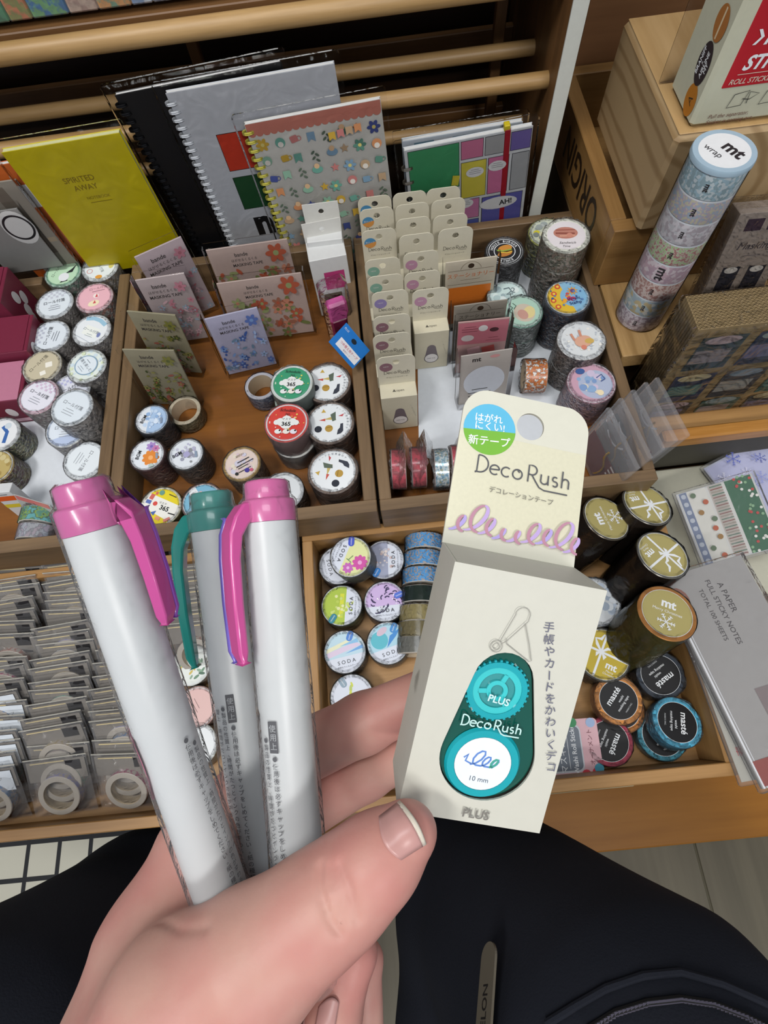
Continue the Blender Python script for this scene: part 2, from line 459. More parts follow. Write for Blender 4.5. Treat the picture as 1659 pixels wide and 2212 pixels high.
# boards on the right
rb = tag(MB().box((.2590, .347, .030), (.62, .80, .050), PALE('y'), .001).build('shelf_board'), 'pale pine shelf board under the tall tape tube', 'shelf')
MB().box((.2590, .36, -.301), (.62, .80, .0295), DARK('x')).build('support_panel', rb)
rail = thing('rail_shelf', 'orange wooden ledge with front rail below the cardboard pack', 'shelf', (.29, .26, -.03))
MB().box((0.008, .002, .018), (.40, .0165, .037), wood('rail', '#9a6424', '#c58f4a', 'x', 1, .35), .002).build('front_rail', rail)
MB().box((0.008, .0168, .010), (.40, .0840, .022), OAK('x'), .001).build('ledge_board', rail)
MB().box((0.008, .005, -.04), (.40, .012, .0175), ink('#4a473d', .6)).build('apron', rail)
wp = tag(MB().box((.300, .10, -.090), (.75, .262, -.070), ink('#b9b7a6', .5), .002).build('cream_board'), 'cream painted board beside the drawer under sticker packs', 'board')
MB().box((.305, .11, -.302), (.74, .25, -.0905), ink('#9c998a', .5)).build('board_support', wp)

# crates on the right
crate = thing('wooden_crate', 'low wooden crate stamped with upside down dark letters', 'crate', (.251, .446, .050))
for nm, lo, hi, ax in (('front_board', (0, 0, 0), (.24, .016, .074), 'x'), ('side_board', (0, .0163, 0), (.0165, .25, .074), 'y'), ('back_board', (0, .2503, 0), (.24, .266, .074), 'x'), ('side_board', (.2235, .0163, 0), (.24, .25, .074), 'y'), ('bottom', (.017, .0165, 0), (.223, .25, .008), 'x')):
    MB().box(lo, hi, wood('crate', '#7f5c30', '#a07a48', ax, .8), .001).build(nm, crate)
d = MB()
d.text('ORIGIN', 0, 0, .052, '#2a1c10', bold=.012, sx=.80)
d.build('stencil', crate, M=Matrix.Translation((-.0004, .118, .040)) @ Matrix(((0, 0, -1, 0), (1, 0, 0, 0), (0, -1, 0, 0), (0, 0, 0, 1))))
crate2 = thing('wooden_crate', 'tall pine box with bold grain under the red sticker carton', 'crate', (.270, .440, .1245))
def grain():
    mt, nt, N, L, b = _base('grain')
    tc = N.new('ShaderNodeTexCoord'); mp = N.new('ShaderNodeMapping'); mp.inputs['Scale'].default_value = (9, 5.5, 16); mp.inputs['Location'].default_value = (.3, -.5, -.75)
    wv = N.new('ShaderNodeTexWave'); wv.wave_type = 'RINGS'; wv.rings_direction = 'Y'; wv.inputs['Scale'].default_value = 1.6; wv.inputs['Distortion'].default_value = 3.2; wv.inputs['Detail'].default_value = 3; wv.inputs['Detail Scale'].default_value = .9
    L.new(tc.outputs['Object'], mp.inputs['Vector']); L.new(mp.outputs[0], wv.inputs['Vector'])
    rp = N.new('ShaderNodeValToRGB'); e = rp.color_ramp.elements; e[0].position = .02; e[0].color = (*lin('#917651'), 1); e[1].position = .45; e[1].color = (*lin('#a98f69'), 1)
    L.new(wv.outputs['Fac'], rp.inputs[0]); L.new(rp.outputs[0], b.inputs['Base Color']); b.inputs['Roughness'].default_value = .5
    return mt
PG = grain()
MB().box((0, 0, 0), (.30, .172, .0955), PG, .004).build('box_body', crate2)
MB().box((.003, .003, .0957), (.297, .169, .0968), wood('pinetop', '#a98655', '#c6a474', 'y', .5, .4), .0005).build('top_board', crate2)
brd = tag(MB().box((.2700, .7135, .0502), (.60, .740, .42), wood('redb', '#6d4a30', '#86603f', 'x', .4), .001).build('tall_box'), 'reddish brown tall box behind the grainy pine box', 'box')

# ================================================================== ROLLS OF TAPE
BLK, WHT, PAPER = '#222326', '#e9ecef', '#dfe3e6'
def roll_mesh(r, h, side, edge, n=1, core=0.0):
    b = MB(); prof, mats = [], []
    if core: prof.append((core, h)); mats.append(edge)
    else: prof.append((0, h - .0002)); mats.append(edge)
    for k in range(n):
        zt, zb = h - h * k / n, h - h * (k + 1) / n
        prof += [(r - .0006, zt), (r, zt - .0006), (r, zb + .0006)]
        mats += [edge, side, edge]
        if k < n - 1: prof.append((r - .0009, zb)); mats.append(edge)
    prof += [(r - .0006, 0)]; mats.append(edge)
    if core: prof.append((core, 0)); mats.append(ink('#c9b79c', .7)); prof.append((core, h))
    else: prof.append((0, 0))
    b.lathe(prof, mats, 44)
    return b
def wrap_mesh(r, h, mat, seed, rag=1.0):
    g = random.Random(seed); R = r + .0007; N = 44
    j = [g.uniform(-1, 1) for _ in range(N * 8)]
    def jit(q, i, rr, z): return rr * (1 + .012 * rag * j[(i * 5 + q * 17) % len(j)]) , z + .0009 * rag * (j[(i * 3 + q * 29) % len(j)] * (1 if q > 0 else 0))
    return MB().lathe([(R, .0005), (R, h * .5), (R, h - .0008), (R * .975, h + .0010), (R * .90, h + .0013), (R * .80, h + .0010)], mat, N, None, jit)
RN = 0
PENS_IN = [(-.588, -.3095, .214, .553, -.01, .04), (-.2815, -.0325, .214, .553, -.01, .04), (-.0045, .2445, .213, .554, -.01, .04), (-.0945, .2655, -.055, .196, -.06, -.02)]
def roll(px, py, h, r, label, draw, rot=0, side=None, edge=None, zb=.0054, n=1, rl=.93, wrap=True, tilt=(0, 0), core=0.0, cat='tape roll', name='tape_roll', group=None, lean_h=None, rag=1.0, base=None, free=False):
    global RN; RN += 1
    side, edge = side or ink(PAPER), edge or ink(PAPER)
    p = at(px, py, zb + h)
    T = Matrix.Rotation(math.radians(tilt[0]), 4, 'X') @ Matrix.Rotation(math.radians(tilt[1]), 4, 'Y')
    p = p - (T @ Vector((0, 0, h))); 
    if tilt == (0, 0): p.z = zb
    for (x0, x1, y0, y1, z0, z1) in PENS_IN:
        if z0 < zb < z1 and x0 - .03 < p.x < x1 + .03 and y0 - .03 < p.y < y1 + .03:
            if free: break
            e = r + .0022
            if x0 > -.59: p.x = max(x0 + e, p.x)
            p.x = min(x1 - e, p.x); p.y = min(max(y0 + e, p.y), y1 - e); break
    if base:
        b0 = at(*base, zb) if len(base) == 2 else Vector(base); t0 = at(px, py, zb + h); ax = (t0 - b0); h = ax.length; T = Vector((0, 0, 1)).rotation_difference(ax.normalized()).to_matrix().to_4x4(); p = b0
    o = roll_mesh(r, h, side, edge, n, core).build(name, smooth=True)
    o.matrix_world = Matrix.Translation(p) @ T @ Matrix.Rotation(math.radians(rot), 4, 'Z')
    tag(o, label, cat, group)
    if draw:
        d = MB(); d.disc(0, 0, 1, PAPER, 44); draw(d)
        d.build('top_label', o, M=Matrix.Translation((0, 0, h + .0002)) @ Matrix.Diagonal((r * rl, r * rl, 1, 1)))
    if wrap: wrap_mesh(r, h, wrap if wrap is not True else SHRINK, RN, rag).build('shrink_wrap', o, True)
    return o
def speck(d, cols, n, r0, r1, seed, rmax=.8, shape='disc'):
    g = random.Random(seed)
    for i in range(n):
        a, q = g.uniform(0, 6.28), rmax * math.sqrt(g.random()); s = g.uniform(r0, r1); c = cols[i % len(cols)]
        x, y = q * math.cos(a), q * math.sin(a)
        if shape == 'disc': d.disc(x, y, s, c, 10)
        elif shape == 'leaf': d.disc(x, y, s, c, 10, s * .4, g.uniform(0, 180))
        else: d.line([(x + s * math.cos(t) * 1.0, y + s * math.sin(t)) for t in (a + k * .5 for k in range(5))], s * .45, c)
def star(d, x, y, r, c, n=5, k=.45, a0=90):
    d.poly([(x + (r if i % 2 == 0 else r * k) * math.cos(math.radians(a0 + 180 * i / n)), y + (r if i % 2 == 0 else r * k) * math.sin(math.radians(a0 + 180 * i / n))) for i in range(2 * n)], c)
def flower(d, x, y, r, c, c2, n=6):
    for i in range(n):
        a = 2 * math.pi * i / n
        d.disc(x + r * .6 * math.cos(a), y + r * .6 * math.sin(a), r * .48, c, 12, r * .3, math.degrees(a))
    d.disc(x, y, r * .3, c2, 12)
def lines(d, x, y, n, w_, gap, c, ang=0, lw=.025, seed=1):
    g = random.Random(seed); ca, sa = math.cos(math.radians(ang)), math.sin(math.radians(ang))
    for i in range(n):
        L = w_ * g.uniform(.6, 1); yy = -i * gap
        d.line([(x - L / 2 * ca - yy * sa, y - L / 2 * sa + yy * ca), (x + L / 2 * ca - yy * sa, y + L / 2 * sa + yy * ca)], lw, c)

# ---- sticky note rolls in the left tray
def gingham(c):
    def f(d):
        for i in range(-4, 5):
            for j in (3, 4, 5):
                if (i + j) % 2 == 0 and (i * .15) ** 2 + (j * .15) ** 2 < .8: d.rect(i * .15, j * .15, .13, .13, c)
    return f
def memo(tint, extra=None, ring=None):
    def f(d):
        if tint: d.disc(0, 0, .97, tint, 36)
        if ring: d.ring(0, 0, .90, .97, ring)
        if extra: extra(d)
        d.text('ロール付箋', 0, .12, .24, '#5a5d66'); lines(d, 0, -.14, 3, .7, .14, '#8a8f98', 0, .025)
    return f
def panda(d):
    d.disc(0, 0, .97, '#bfe0bf', 36); d.ring(0, 0, .86, .97, '#8fc4a4')
    d.text('ロール付箋', -.35, .25, .22, '#37463c', 65); d.poly([(.15, -.1), (.55, -.05), (.75, .5), (.5, .2)], '#2c2f31'); d.poly([(-.1, -.75), (.35, -.65), (.25, -.3)], '#2c2f31'); d.disc(.1, -.35, .3, WHT); star(d, .35, .7, .18, '#8cbc78', 6)
def veg(d):
    d.disc(0, 0, .97, '#e6eef2', 36); d.text('ロール付箋', 0, .05, .2, '#626f78', -65); d.disc(.15, .75, .2, '#a8c088', 14, .12, 10); d.disc(.66, .1, .16, '#d9cf7c', 14, .3, -10); d.disc(.0, -.72, .2, '#e0a048', 14, .14); star(d, -.62, .32, .2, '#e4d47c', 6); d.ring(-.55, -.25, .13, .17, '#d8a0a0')
def cake(d):
    d.disc(0, 0, .97, '#eab7c4', 36); d.text('ロール付箋', .25, .62, .2, '#6b4450'); d.line([(-.1, .42), (.6, .42)], .03, '#6b4450'); d.disc(.1, .1, .16, '#f3e5e2'); d.poly([(.05, .0), (.2, .0), (.16, .25)], '#cc3b48'); d.disc(-.05, -.4, .32, '#f2e6c4', 20, .2, 10); d.poly([(-.1, -.42), (.08, -.42), (.02, -.2)], '#d0525c')
def ribbon(d):
    d.disc(0, 0, .97, '#e8edf2', 36); d.line([(-.35, .8), (.1, .75), (.45, .55), (.75, .2)], .24, '#9cc4dc'); d.rect(0, -.1, .9, .6, '#eef2ee', -30, .05); d.text('ロール付箋', .0, -.05, .2, '#4a5a6c', -30); lines(d, -.08, -.28, 2, .5, .12, '#7a8896', -30); d.disc(.42, -.4, .1, '#7c88b8', 12, .16, -20); d.line([(-.85, -.2), (0, -.85)], .03, '#b0b8c4')
def beige(d):
    d.disc(0, 0, .97, '#c6bda4', 36); d.text('ロール付箋', -.2, .2, .25, '#3f3a30', 48); d.rect(.35, .05, .36, .32, '#efece2', 10, .04); d.rect(.1, -.45, .3, .26, '#efece2', 20, .04)
def bluering(d):
    d.disc(0, 0, .97, '#e2ebe6', 36); speck(d, ['#d8e4c4', '#cfe0ea'], 26, .06, .12, 3, .9); d.disc(0, 0, .6, '#dfe9f1'); d.ring(0, 0, .55, .61, '#8aa6be'); d.text('付箋を楽しむ', -.05, .08, .2, '#3a4656', -55); lines(d, .12, .22, 1, .5, .1, '#5a6676', -55); lines(d, -.2, -.12, 2, .5, .12, '#8a96a6', -55)
GRID = lambda c: prints('gr' + c, (c, '#b9b3ae', '#c9c4bf'), 160, .5, 'v')
SN = 'sticky note rolls in the left tray'
def note(px, py, label, draw, rot, side='#a8a39e', edge='#dfe4e6', h=.046, **k):
    return roll(px, py, h, .0232, label, draw, rot, GRID(side), ink(edge), name='sticky_note_roll', cat='sticky notes', group=SN, rl=.96, wrap=SHRINK, **k)
note(136, 589, 'green sticky note roll with a panda at the back of the tray', panda, 0, '#8fae9c', '#a8cfb6', free=True)
note(216, 577, 'white sticky note roll with vegetables beside the panda roll', veg, 0, '#a89a86', free=True)
note(118, 656, 'plain white sticky note roll just in front of the panda roll', memo('#dfe8f0', gingham('#c7cbd8')), 8)
note(204, 643, 'pink sticky note roll with strawberry cake print', cake, 8, '#c08d80', '#e4b9c2')
note(109, 726, 'white checked sticky note roll between two others by the maroon boxes', memo('#dde6ef', gingham('#b9bfd0')), 78)
note(198, 713, 'white sticky note roll with a pale blue ribbon', ribbon, 0, '#a3a0a0')
note(91, 791, 'beige sticky note roll with two small white squares', beige, 0, '#aaa29c', '#cfc7b0')
note(187, 790, 'cream sticky note roll with a blue circle on its lid', bluering, 0, '#8e8a88')
note(83, 856, 'pink rimmed checked sticky note roll near the white paper', memo('#e3e3ee', gingham('#d3bfd6'), '#d9a9bc'), -32, '#b5a4a4', '#dfb6c4')
note(152, 843, 'lilac checked sticky note roll half hidden behind a white roll', memo('#dfe2ee', gingham('#b9bbe0')), 20, '#a09cac', h=.038)
note(172, 878, 'large plain white sticky note roll against the tray divider', memo('#dbe4ec', None, '#c2ccd4'), -32, '#8d8a88', h=.062)
note(143, 927, 'pale blue sticky note roll below the large white roll', memo('#dfe8f2', lambda d: d.chord(.97, -75, .35, '#b9c8e4'), '#b4c4dc'), 0, '#8f8c9c', h=.036)
note(211, 991, 'white sticky note roll behind the pink pen cap', memo('#e2e9ee'), -118, '#b4b0b4', h=.03)

# ---- middle tray
def bgm(bg, fl, rot_t):
    def f(d):
        d.disc(0, 0, .97, '#dfe5ec', 36)
        fl(d); d.text('BGM', -.52, 0, .3, '#2e3138', rot_t, .01); d.curved('life design', 0, 0, .84, 180, .12, '#8a90a0')
        d.rect(.62, -.1, .14, .42, '#8a9ab0', 8, .06)
    return f
def sky(d): d.chord(.97, 0, -.22, '#a9c4e4'); speck(d, ['#c4d8f0', '#93b3dc', '#d8e6f6'], 30, .06, .16, 5, .62)
def fl1(d): flower(d, .25, -.2, .5, '#e08a3c', '#f2b070', 9); flower(d, .2, .55, .3, '#a88ac8', '#7a68b4', 7); flower(d, .5, .4, .22, '#c87ca8', '#8c5c9c'); d.disc(.35, -.75, .16, '#b8c8c4', 10)
def fl2(d): speck(d, ['#b3b3cc', '#9a9cae', '#c2c2d6', '#8d8f94'], 26, .06, .15, 8, .68); d.disc(.05, -.05, .2, '#a9a6cc')
roll(323, 907, .034, .0193, 'black tape roll with pale blue sky lid in the tray corner', bgm('#dfe5ec', sky, 70), -6, ink('#1c222b', .3), ink('#2a2f38'), group='round tapes with flower lids', n=2)
roll(318, 983, .040, .0193, 'wine red tape roll with orange flower lid by the divider', bgm('#dfe5ec', fl1, 75), -4, ink('#5d2a2b', .3), ink('#4a2c30'), group='round tapes with flower lids', n=2)
roll(402, 981, .036, .0195, 'charcoal tape roll with grey flower lid', bgm('#dfe5ec', fl2, 25), 0, ink('#2c3030', .3), ink('#33373a'), group='round tapes with flower lids', n=2)
def bison(d):
    d.disc(0, 0, .97, '#e4d2c8', 36); d.ring(0, 0, .93, 1.0, '#c9a865'); speck(d, ['#dcc6cc', '#d2cfe0', '#e6dccb'], 22, .08, .2, 4, .7)
    d.text('BISON', -.1, .52, .17, '#8a7a64', 25); lines(d, .1, .2, 2, 1.1, .22, '#3a3638', 25, .06); lines(d, .1, -.2, 2, .9, .22, '#4a4648', 25, .05, 3); d.disc(.32, -.45, .14, '#4a3f96'); d.disc(.56, -.45, .1, '#c7607c'); d.disc(-.25, -.62, .1, '#2c2e30')
roll(522, 1002, .038, .0205, 'peach tape roll with gold rim and tiny script', bison, 0, prints('bis', ('#8c7a6a', '#4e463e', '#a69482'), 150), ink('#b79a62', .3, .6))
def y365(d):
    d.disc(0, 0, .97, '#f0efe8', 36); d.chord(.96, 60, .42, '#e8d42c'); d.chord(.96, 235, .45, '#e8d42c'); d.text('365', .2, -.12, .34, BLK, -25, .03); d.text('マステ', .12, .16, .15, BLK, -25); d.disc(-.28, .2, .12, '#d9534a'); d.rect(-.62, .35, .28, .2, '#5f74b8', -25); d.rect(-.45, .6, .22, .3, '#cf6a60', -30); d.line([(.42, .62), (.8, .4)], .05, '#4a4028'); d.poly([(-.5, -.25), (-.2, -.2), (-.35, -.45)], '#4a68b4'); d.rect(-.72, -.25, .2, .26, BLK, 20); d.rect(.35, -.75, .35, .16, '#d8857c', 20); d.line([(.4, -.4), (.75, -.55)], .06, BLK); d.rect(-.12, -.62, .26, .18, '#e49a7c', -30); d.disc(.05, .75, .14, '#6a9a8c'); d.rect(-.2, .75, .12, .16, '#cf6a60', -20)
roll(346, 1109, .030, .0225, 'yellow and white travel print tape roll above the tray edge', y365, 0, ink('#b9ad4c'), ink('#d9d4b8'), group='tapes numbered 365')
def bl365(d): d.disc(0, 0, .97, '#e8ebee', 36); d.chord(.96, 30, .1, '#7fb8d4'); d.chord(.96, 200, .45, '#7fb8d4'); d.line([(.1, .2), (.8, .6)], .05, '#3b5c74'); star(d, -.5, .05, .16, WHT, 5); d.disc(-.1, .5, .12, '#dfb8b4'); d.disc(-.25, -.1, .12, '#8f7ca4'); d.text('365', -.1, -.5, .3, BLK, -20, .02)
roll(437, 1087, .030, .0222, 'blue and white tape roll behind the teal pen cap', bl365, 0, ink('#7a5a56'), ink('#8a6a64'), group='tapes numbered 365')
roll(612, 1078, .036, .0215, 'white topped tape roll behind the pink pen cap', lambda d: lines(d, 0, .1, 3, 1, .2, '#9aa0a6'), 0, ink('#5a4a3e'), ink('#cfd2d6'))
def c365(bg, dots):
    def f(d):
        d.disc(0, 0, .94, bg, 36); speck(d, dots, 30, .025, .05, 9, .85)
        for x, y, r in ((-.3, .02, .2), (.3, .02, .2), (0, .1, .26), (0, -.08, .3), (-.48, -.02, .14), (.48, -.02, .14)): d.disc(x, y, r, '#eef0ee', 16)
        d.text('マステ', 0, .16, .16, BLK); d.text('365', 0, -.1, .3, BLK, 0, .03)
        d.text('Schedule', 0, .66, .22, BLK, -4, 0, shear=.25); d.text('365', 0, .44, .16, BLK, -4, 0, shear=.25)
        for x, c in ((-.35, '#eef0ee'), (.05, '#f2ece2'), (.4, '#e9e6ee')): d.disc(x, -.52, .17, c, 14, .13); d.disc(x + .08, -.46, .05, BLK, 8)
    return f
roll(630, 828, .030, .0228, 'green tape roll with white cloud numbered 365', c365('#3f9c74', ['#d8e8d0', '#e6d66a']), -8, ink('#77857c'), ink('#d5ddd2'), group='tapes numbered 365', wrap=FILM_HAZY, rag=1.6, zb=.0355)
roll(637, 862, .030, .0228, 'pale green rimmed roll under the green cloud tape', None, 0, ink('#8a9a8c', .3), ink('#b8c8ba'), group='tapes numbered 365', wrap=FILM_HAZY, rag=1.6)
roll(619, 913, .030, .0232, 'red tape roll with white cloud numbered 365', c365('#d8473e', ['#f0c9c0', '#e6d66a']), -8, ink('#8a6a62'), ink('#c9473f'), group='tapes numbered 365', wrap=FILM_HAZY, rag=1.6, zb=.034)
roll(636, 948, .028, .0232, 'clear wrapped white rimmed roll under the red cloud tape', None, 0, ink('#8d857c', .3), ink('#d0d0ca'), group='tapes numbered 365', wrap=FILM_HAZY, rag=2.2)
def rocket(d):
    d.disc(0, 0, .97, '#e8ecef', 40); d.poly([(-.28, .2), (.25, .34), (.3, .1)], '#c9b26a'); d.poly([(-.5, .18), (-.2, .24), (-.2, .1)], '#c75648'); d.poly([(.05, .42), (.3, .55), (.28, .1), (.12, .05)], '#5d6a5c'); d.poly([(.4, .3), (.68, .4), (.6, .26)], '#c04a50')
    d.disc(-.55, -.28, .17, '#2b2f3a'); d.disc(-.06, -.3, .18, '#b89445'); d.line([(-.22, -.26), (.1, -.22)], .03, '#8c6c2c'); d.poly([(.28, -.66), (.34, -.42), (.44, -.32), (.48, -.12), (.6, -.1), (.58, -.5), (.46, -.62)], '#3a3e4a'); star(d, -.25, .62, .13, '#c9a84c', 3)
    for i in range(9): a = 62 - i * 11; d.text('テープの世界旅行'[i % 8], .82 * math.cos(math.radians(a)), .82 * math.sin(math.radians(a)), .11, '#7a8088', a - 90)
TY = 'wrapped rolls with rocket lids'
for (x, y, lb, rt, h) in ((721, 825, 'rocket print tape roll nearest the blue tag', -5, .045), (724, 912, 'rocket print tape roll between two like it', 0, .046), (731, 1016, 'rocket print tape roll at the front tray wall', 70, .047)):
    roll(x, y, h, .0258, lb, rocket, rt, prints('brn', ('#4a2e1f', '#5b3b28', '#6a4833'), 60, .3), ink('#8a7a70', .25), group=TY, n=3, rl=.90, rag=1.8)

# ---- right tray
def burger(d):
    d.disc(0, 0, .98, '#26272a', 36); d.ring(0, 0, .56, .60, WHT); d.ring(0, 0, .86, .90, WHT); d.curved('HOUSE BURGER', 0, 0, .72, 90, .2, WHT, .02, .8); d.curved('SINCE', 0, 0, .74, 270, .2, WHT, .02, .8, True)
    d.disc(.05, .18, .4, '#c98a3e', 20, .24, 10); d.disc(-.02, -.2, .42, '#b8783a', 20, .2, 10); d.line([(-.4, .0), (0, -.1), (.42, -.05)], .14, '#5c3a22'); d.line([(-.42, .1), (-.1, .0), (.4, .05)], .08, '#8ab04a'); d.line([(-.3, -.06), (.1, -.16), (.4, -.1)], .06, '#e4c64a')
roll(1090, 543, .052, .0225, 'black tape roll with a hamburger badge', burger, 0, prints('bk', ('#232326', '#3a3b3e', '#4a4b4e'), 90, .25), ink('#26272a', .3), n=2)
def lemon(d): d.disc(0, 0, .97, '#d5dcc8', 36); speck(d, ['#e4d840', '#c7ccca', '#aab4b2', '#e9e7c4', '#8c9490'], 26, .1, .24, 12, .75); d.disc(.1, .3, .2, '#6d7478', 14, .1, 20)
roll(1180, 488, .050, .0235, 'grey and yellow print roll tucked behind the sandwich roll', lemon, 0, prints('lem', ('#7d8468', '#9aa08c', '#b8b26a', '#5f6658'), 110, .25), ink('#c4c86c', .3), n=3, rag=1.5)
def sandwich(d): d.disc(0, 0, .97, '#ded8dc', 36); d.ring(0, 0, .86, 1, '#e2e4d8'); d.disc(0, .15, .55, '#b97f70', 20, .36, -8); d.line([(-.45, .2), (.4, .05)], .1, '#8c4f44'); d.line([(-.3, .0), (.4, -.08)], .1, '#d09a84'); d.disc(.15, -.02, .14, '#c98a78'); d.line([(-.4, .38), (.45, .28)], .06, '#9c5c50'); d.text('Sandwich', -.05, -.45, .2, '#3a3034', -8, 0, shear=.3); d.text('Time', -.15, -.65, .17, '#3a3034', -8, 0, shear=.3)
roll(1228, 508, .088, .0256, 'white rimmed tape roll with sandwich lid beside the crate', sandwich, 0, prints('san', ('#8c6a5a', '#a88f7c', '#6d7a62', '#c4b4a4'), 100, .25), ink('#d6d8cc', .3), n=3, rag=1.6)
def two(d): d.disc(0, 0, .97, '#c4d8d6', 36); speck(d, ['#9cb0b4', '#b0c6c6', '#d8e4e2'], 14, .1, .24, 6, .7); d.line([(-.1, .5), (.2, .55), (.3, .3), (0, .1), (.35, .1)], .07, '#5c6c72'); d.text('2', .4, .35, .5, '#5c6c72', -10)
roll(1095, 640, .050, .0222, 'pale aqua tape roll partly behind the orange tape card', two, 0, ink('#9fb3ae', .25), ink('#b8cfca'))
def mint(d): d.disc(0, 0, .97, '#a8c8b8', 36); d.disc(.1, -.1, .55, '#c4b8a8', 18, .6, 20); d.disc(.35, -.1, .3, '#d8c890', 14, .4, -20); d.disc(0, -.2, .26, '#c09488', 14, .34, 20); d.line([(-.6, .5), (-.45, .3), (-.65, .1), (-.5, -.1)], .06, '#4c6458'); d.line([(-.4, .6), (-.25, .4), (-.4, .2)], .05, '#4c6458')
roll(1128, 673, .052, .0228, 'mint green tape roll with a pastel painting lid', mint, 0, prints('mnt', ('#8f9c98', '#a8b0ac', '#76827e'), 60, .25), ink('#7fae9c', .3), n=2, rag=1.5)
def stamp(d):
    d.disc(0, 0, .97, '#88b4d0', 36); d.chord(.96, 195, .0, '#d8b43a'); d.disc(.28, .05, .62, '#7fb0d2', 28); speck(d, ['#c8524a', '#e2a03a', '#b8405c'], 9, .07, .15, 4, .3)
    for x, y in ((-.6, .3), (-.7, -.1), (-.55, -.5), (-.35, .7)): d.disc(x, y, .14, '#c9503c', 12); d.disc(x, y, .07, '#e8c84a', 10)
    star(d, .3, .35, .28, '#d99a3c', 9, .5); d.disc(.3, .35, .12, '#6a4c7c'); d.text('Washi', .25, -.12, .24, '#27346a', 6, .01); d.text('Stamp', .3, -.36, .24, '#27346a', 6, .01); speck(d, ['#3f5c94', '#5a80b4'], 16, .03, .07, 8, .9)
roll(1226, 643, .060, .0246, 'blue and gold tape roll with a bright sun lid', stamp, 0, prints('stp', ('#2e2a38', '#4a4250', '#5c4a4c', '#3a4a62'), 120, .25), ink('#56606c', .25), n=2, rag=1.5)
def bunny(d): d.disc(0, 0, .9, '#d4d8da', 36); speck(d, ['#c4c8cc', '#b8bec6', '#e4e2dc'], 40, .03, .07, 3, .86); d.disc(.05, -.1, .38, '#d4a48c', 18, .3, 10); d.disc(.3, -.12, .2, '#c9a85c', 14, .14); d.line([(-.3, -.02), (-.4, .35)], .1, '#c98c74'); d.line([(.0, .15), (-.02, .5)], .1, '#c98c74'); d.disc(0, -.42, .12, '#d0806c')
roll(1256, 735, .060, .0253, 'wide white rimmed tape roll with a small biscuit drawing', bunny, 0, prints('bun', ('#5c4840', '#7c6a60', '#a4988e', '#4a3c38'), 100, .25), ink('#e3e4e2', .3), n=2, rl=.97, rag=1.2)
def dream(d): d.disc(0, 0, .97, '#c49cae', 36); d.disc(.15, -.1, .72, '#aab4cc', 28); speck(d, ['#8aa8cc', '#c9bcd4', '#d8d0c0', '#7c98c4'], 18, .08, .18, 7, .6); d.disc(-.35, .62, .2, '#3f5c94', 14, .15); d.line([(.25, .2), (.5, .35), (.6, .1), (.4, .0)], .05, '#4c5c8c'); d.disc(.25, -.55, .14, '#e8d8b4')
roll(1286, 826, .048, .0252, 'pink and lilac tape roll with dreamy watercolour lid', dream, 0, prints('drm', ('#b48a94', '#c4a0a4', '#a894a8'), 80, .3), ink('#c090a0', .3), rl=.97)

# ---- tapes in the lower drawer
DZ = -.0526
def soda(pic, tab='#2f6ac0', ta=60):
    def f(d):
        d.disc(0, 0, .97, '#d3d9e6', 36); pic(d)
        d.text('S O D A', 0, -.47, .25, '#2a2c34', 0, .004); d.text('透明なフィルムテープ', 0, -.70, .10, '#4a4c58')
        x, y = .78 * math.cos(math.radians(ta)), .78 * math.sin(math.radians(ta))
        d.rect(x, y, .3, .5, tab, ta - 90, .14); d.text('KAWAII', x, y, .10, WHT, ta)
    return f
def lemonp(d): d.chord(.96, 90, -.25, '#d9dca0'); flower(d, .1, .55, .36, '#c84ca0', '#e0a0cc', 9); flower(d, .55, .1, .26, '#c060b4', '#e0b0d8', 8); d.line([(-.1, .1), (.2, -.05)], .03, '#4a7c4c'); d.line([(.25, .15), (.15, -.15)], .03, '#4a7c4c')
def cream(d): d.chord(.96, 90, .3, '#d9d8a8'); d.disc(.4, .3, .2, '#c8a0b4')
def galaxy(d): d.chord(.96, 90, -.2, '#9aa0b8'); speck(d, ['#c8b4b4', '#b8bccc', '#dcd0cc'], 26, .04, .1, 5, .6)
def lime(d): d.chord(.96, 90, -.2, '#a8c044'); d.rect(.0, .0, 1.2, .2, '#d0d43c', 0); speck(d, ['#c4d478', '#b8cc58', '#dce0a4'], 24, .04, .09, 6, .6)
def confetti(d): d.chord(.96, 90, -.22, '#c7aedb'); speck(d, ['#2e2350'], 26, .10, .14, 11, .72, 'arc'); speck(d, ['#efe6f6'], 8, .03, .05, 2, .6)
def beam(d): d.chord(.96, 90, -.22, '#b8d4e2'); d.poly([(-.9, .1), (.6, .35), (.85, .15), (-.85, -.15)], '#d5c6dc'); d.poly([(-.85, .3), (.3, .55), (.5, .4), (-.9, .1)], '#dfe0c0'); d.poly([(.0, -.1), (.9, .15), (.92, -.02)], '#6fa4dc'); d.poly([(-.2, .3), (.7, .5), (.75, .3)], '#88bce0')
def lagoon(d): d.chord(.96, 90, -.22, '#a8cfe0'); d.disc(-.35, .25, .42, '#58b4c4'); d.poly([(-.1, -.2), (.2, .3), (.8, .5), (.5, .2)], '#3f88cc'); d.disc(-.1, .62, .3, '#cdb8c8', 16, .16, 20)
def bud(d): speck(d, ['#c8d050', '#dce08c', '#b4c46a'], 8, .1, .18, 3, .75, 'leaf')
SG = 'film tapes in the drawer'
def sod(px, py, label, pic, rot, side, h=.031, **k):
    return roll(px, py, h, .0219, label, pic, rot, ink(side, .2), ink('#3c4248', .2), zb=k.pop('zb', DZ), group=SG, rl=.97, **k)
sod(716, 1216, 'lilac film tape roll mostly under the pink rose tape', soda(cream, '#8a6cc0', 150), -80, '#8c7a80', h=.029)
sod(757, 1198, 'film tape roll with pink roses on yellow', soda(lemonp, '#3a50c0', 200), -118, '#5a5f4c', zb=-.0235, h=.030, tilt=(3, -6))
